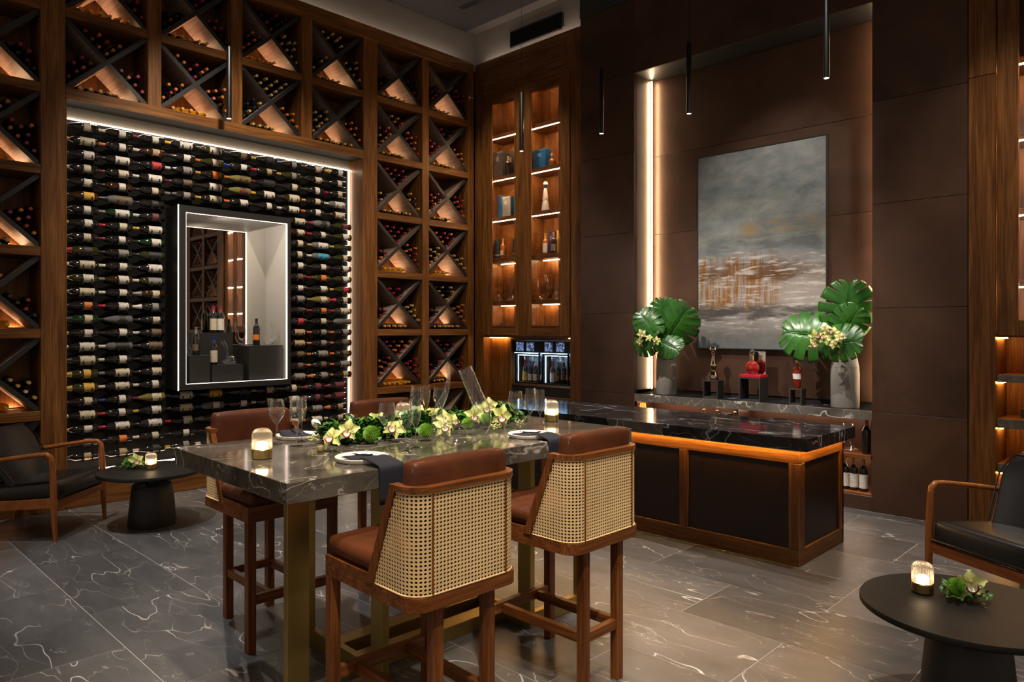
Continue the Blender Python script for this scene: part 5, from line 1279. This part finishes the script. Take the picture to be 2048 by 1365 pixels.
def napkin(cp, edge_dir, dist, label, drop=.13, w_=.062):
    """folded runner lying over the plate and hanging over the table edge; edge_dir = unit vector to the edge"""
    e = Vector(edge_dir); s_ = Vector((-e.y, e.x, 0)); P = []
    prof = [(-.070, .0125), (-.04, .0125), (.0, .0125), (.04, .0150), (.070, .0225), (.088, .0285), (.118, .0290), (max(.130, dist - .012), .0150), (dist + .005, .0115), (dist + .0125, .0035), (dist + .0145, -.008)] + [(dist + .0155, -.02 - drop * k / 5) for k in range(6)]
    for k, (d, z) in enumerate(prof):
        row = []
        for j in range(7): u = -1 + j / 3; row.append(cp + e * d + s_ * (u * w_) + Vector((0, 0, z + .0012 * math.sin(j * 1.9 + k) * (1 if k < 8 else .2))) + e * (.0016 * math.sin(j * 2.2) if k > 9 else 0))
        P.append(row)
    l = MB().grid(P).obj('napkin', 'navy_linen', smooth=60); sd = l.modifiers.new('thick', 'SOLIDIFY'); sd.thickness = .004; sd.offset = 0
    return tag(l, label, 'napkin', 'navy napkins')
def fork(cp, d, label):
    e = Vector(d); a = math.atan2(e.y, e.x); o = thing('fork', label, 'fork', cp, a, 'black forks')
    MB().tube([(-.08, 0, .0335), (-.05, 0, .0255), (.03, 0, .0195), (.05, 0, .0190)], [.0038, .003, .0026, .004], 8).obj('handle', 'black_metal', o, smooth=True)
    m = MB()
    for k in range(4): m.tube([(.05, 0, .019), (.056, (k - 1.5) * .005, .0188), (.072, (k - 1.5) * .0055, .0200)], [.0022, .0016, .0008], 6)
    m.obj('tines', 'steel', o, smooth=True); return o
ex = Vector((math.cos(TR), math.sin(TR), 0)); ey = Vector((-math.sin(TR), math.cos(TR), 0))
def edge_dist(p, e): return hw - (p - TC).dot(e * (1 if e.dot(ex) > 0 else 1)) if e.dot(ex) > 0 else hw + (p - TC).dot(ex)
for px, py, e, lab in ((724, 921, ex, 'front'), (1059, 874, ex, 'right-hand'), (597, 876, -ex, 'far left'), (929, 842, -ex, 'far middle')):
    p = onZ(px, py, TZ1); KEEP.append((p, .120))
    plate(p, f"white plate with raised rim at the {lab} place of the marble table"); dd = edge_dist(p, e)
    napkin(p, e, dd, f"navy napkin over the plate at the {lab} place, hanging over the table edge")
    fork(p + Vector((0, 0, .002)), -e, f"black fork lying on the napkin at the {lab} place")
decanter([(-.075, 0, .40), (-.068, 0, .34), (-.085, 0, .26), (-.12, 0, .18), (-.115, 0, .10), (-.05, 0, .058), (.02, 0, .058), (.085, 0, .10), (.098, 0, .17), (.06, 0, .27), (.012, 0, .385)],
         [.008, .010, .014, .022, .036, .055, .058, .050, .042, .036, .036], 'large clear lyre-shaped decanter among the flowers on the marble table', onZ(925, 893, TZ1 + .003), math.radians(44))
# ---- flower runner
rg = random.Random(5)
A, B = onZ(655, 886, TZ1), onZ(1010, 838, TZ1)
fr = thing('flower_runner', 'long low runner of pale green orchids, chrysanthemums and leaves on the marble table', 'flowers', (A + B) / 2)
dv = (B - A); LN = dv.length; du = dv.normalized(); dn = Vector((-du.y, du.x, 0)); tocam = (CAM - (A + B) / 2); tocam.z = 0; tocam.normalize()
def at(t, n, z): return du * ((t - .5) * LN) + dn * n + Vector((0, 0, z))
def area(zmax=.07, spread=.075):
    def f():
        while True:
            t = rg.uniform(-.03, 1.03); q = rg.gauss(0, .45) * spread * 1.3; p = at(t, q, rg.uniform(.004, zmax) * max(.25, 1 - abs(q) / .12)); w0 = p + fr.location
            if all(math.hypot(w0.x - k_.x, w0.y - k_.y) > r_ + .068 for k_, r_ in KEEP): return p
    return f
m = MB(); sprigs(m, 2300, area(.10, .10), rg, .058, .8, .004); x = m.obj('foliage', 'leaf_green', fr); x['kind'] = 'stuff'
m = MB(); sprigs(m, 1300, area(.085, .10), rg, .055, .7, .004); x = m.obj('foliage', 'leaf_dark', fr); x['kind'] = 'stuff'
m = MB(); sprigs(m, 160, area(.05, .1), rg, .036, .5, .004); x = m.obj('eucalyptus', 'leaf_grey', fr); x['kind'] = 'stuff'
def spray(p, n=14, L=.10, d=(1, 0, 0)):
    mm = MB(); d = Vector(d).normalized()
    for k in range(n):
        t = k / n; q = Vector(p) + d * (L * t); a = k * 2.4; r_ = .010 * (1 - t * .6); c = q + Vector((0, math.cos(a) * r_, math.sin(a) * r_ + .004))
        mm.tube([c, c + d * .012 + Vector((0, math.cos(a) * .006, math.sin(a) * .006)), c + d * .024], [.001, .0065 * (1 - t * .5), .001], 6)
    mm.obj('tuberose_spray', 'petal', fr, smooth=True)
def rel(px, py, z): return onZ(px, py, TZ1 + z) - fr.location
for px, py, z, s_, k in ((665, 876, .066, 1.1, 0), (697, 862, .07, 1.1, 1), (752, 845, .075, 1.15, 2), (790, 858, .068, 1.1, 3), (836, 828, .09, 1.1, 1), (862, 832, .08, 1.15, 0), (886, 856, .066, 1.1, 2), (890, 838, .07, 1.0, 3), (947, 832, .075, 1.1, 1), (968, 820, .09, 1.0, 0), (978, 812, .10, 1.1, 3), (1003, 832, .07, 1.25, 2), (905, 844, .066, .9, 1)):
    p = rel(px, py, z); bloom(fr, p, tocam + Vector((rg.uniform(-.5, .5), rg.uniform(-.5, .5), rg.uniform(.1, .7))), s_, k, rg.uniform(-1, 1))
def pompom(r, seed):
    mm = MB(); g = PI * (3 - 5 ** .5); n = 300; mm.lathe([(0, -r * .7)] + [(r * .7 * math.sin(a), -r * .7 * math.cos(a)) for a in np.linspace(.3, PI - .3, 6)] + [(0, r * .7)], 10)
    for k in range(n):
        z = 1 - 2 * (k + .5) / n; q = (1 - z * z) ** .5; d = Vector((q * math.cos(g * k), q * math.sin(g * k), z)); s1 = d.orthogonal().normalized(); s2 = d.cross(s1); b = d * r * .6; w_ = r * .095
        mm.add([b + s1 * w_, b - s1 * .5 * w_ + s2 * w_, b - s1 * .5 * w_ - s2 * w_, d * r * (1 + .05 * math.sin(k * 3))], [(0, 1, 3), (1, 2, 3), (2, 0, 3)])
    return mm.mesh('chrysanthemum', 'chrysanthemum_green')
PM = pompom(.045, 1)
for px, py, z, s_ in ((743, 868, .052, 1.0), (851, 862, .052, .95), (935, 848, .062, .8), (972, 838, .062, .8)): link('chrysanthemum', PM, fr, rel(px, py, z)).scale = (s_, s_, s_)
for px, py, z, d in ((642, 876, .03, -du), (982, 856, .03, du), (1030, 848, .03, du), (905, 836, .05, du), (768, 862, .045, du)): spray(rel(px, py, z), 12, .065, d)
mm = MB(); p = rel(632, 848, .10); mm.lathe([(0, -.03), (.014, -.028), (.021, -.008), (.019, .015), (.010, .032), (0, .036)], 14, T(p) @ RY(-1.2)); mm.obj('tulip', 'petal_white', fr, smooth=50)
MB().tube([p + Vector((.03, .0, -.012)), p + Vector((.07, .05, -.03)), rel(690, 872, .03)], .003, 6).obj('stem', 'stem_green', fr, smooth=True)
mm = MB(); p = rel(640, 898, .016); mm.lathe([(0, -.016), (.012, -.013), (.018, 0), (.014, .012), (.0, .015)], 14, T(p)); mm.obj('seed_pod', 'seed_brown', fr, smooth=50)
for px, py, z in ((704, 858, .05), (820, 840, .06), (960, 826, .06)):
    mm = MB(); q0 = rel(px, py, z)
    for k in range(5): sprigs(mm, 10, lambda: q0 + Vector((rg.gauss(0, .02), rg.gauss(0, .02), rg.gauss(.01, .015))), rg, .05, 1.2)
    mm.obj('leaf_cluster', 'leaf_grey', fr)
# ---- posies on the side tables
def posy(p, label, seed):
    g = random.Random(seed); o = thing('flower_posy', label, 'flowers', p); mm = MB(); sprigs(mm, 130, lambda: Vector((g.gauss(0, .045), g.gauss(0, .035), g.uniform(.003, .035))), g, .042, .8, .004); x = mm.obj('foliage', 'leaf_green', o); x['kind'] = 'stuff'
    r_ = Vector((VR.x, VR.y, 0)); link('chrysanthemum', PM, o, r_ * -.045 + Vector((0, 0, .052))).scale = (.95, .95, .95)
    bloom(o, r_ * .02 + Vector((0, 0, .062)) + (CAM - p).normalized() * .03, (CAM - p).normalized() + Vector((0, 0, .15)), 1.2, seed, .2)
    q = MB(); q.lathe([(0, -.012), (.010, -.008), (.013, .002), (.008, .013), (0, .015)], 10, T(r_ * -.03 + Vector((0, 0, .088)) - (CAM - p).normalized() * .02)); q.obj('seed_pod', 'seed_brown', o, smooth=50)
    return o
posy(onZ(268, 936, STZ), 'small posy with one orchid on the side table by the bottle wall', 2)
posy(onZ(1934, 1198, STZ), 'small posy with one pale orchid on the right foreground side table', 3)
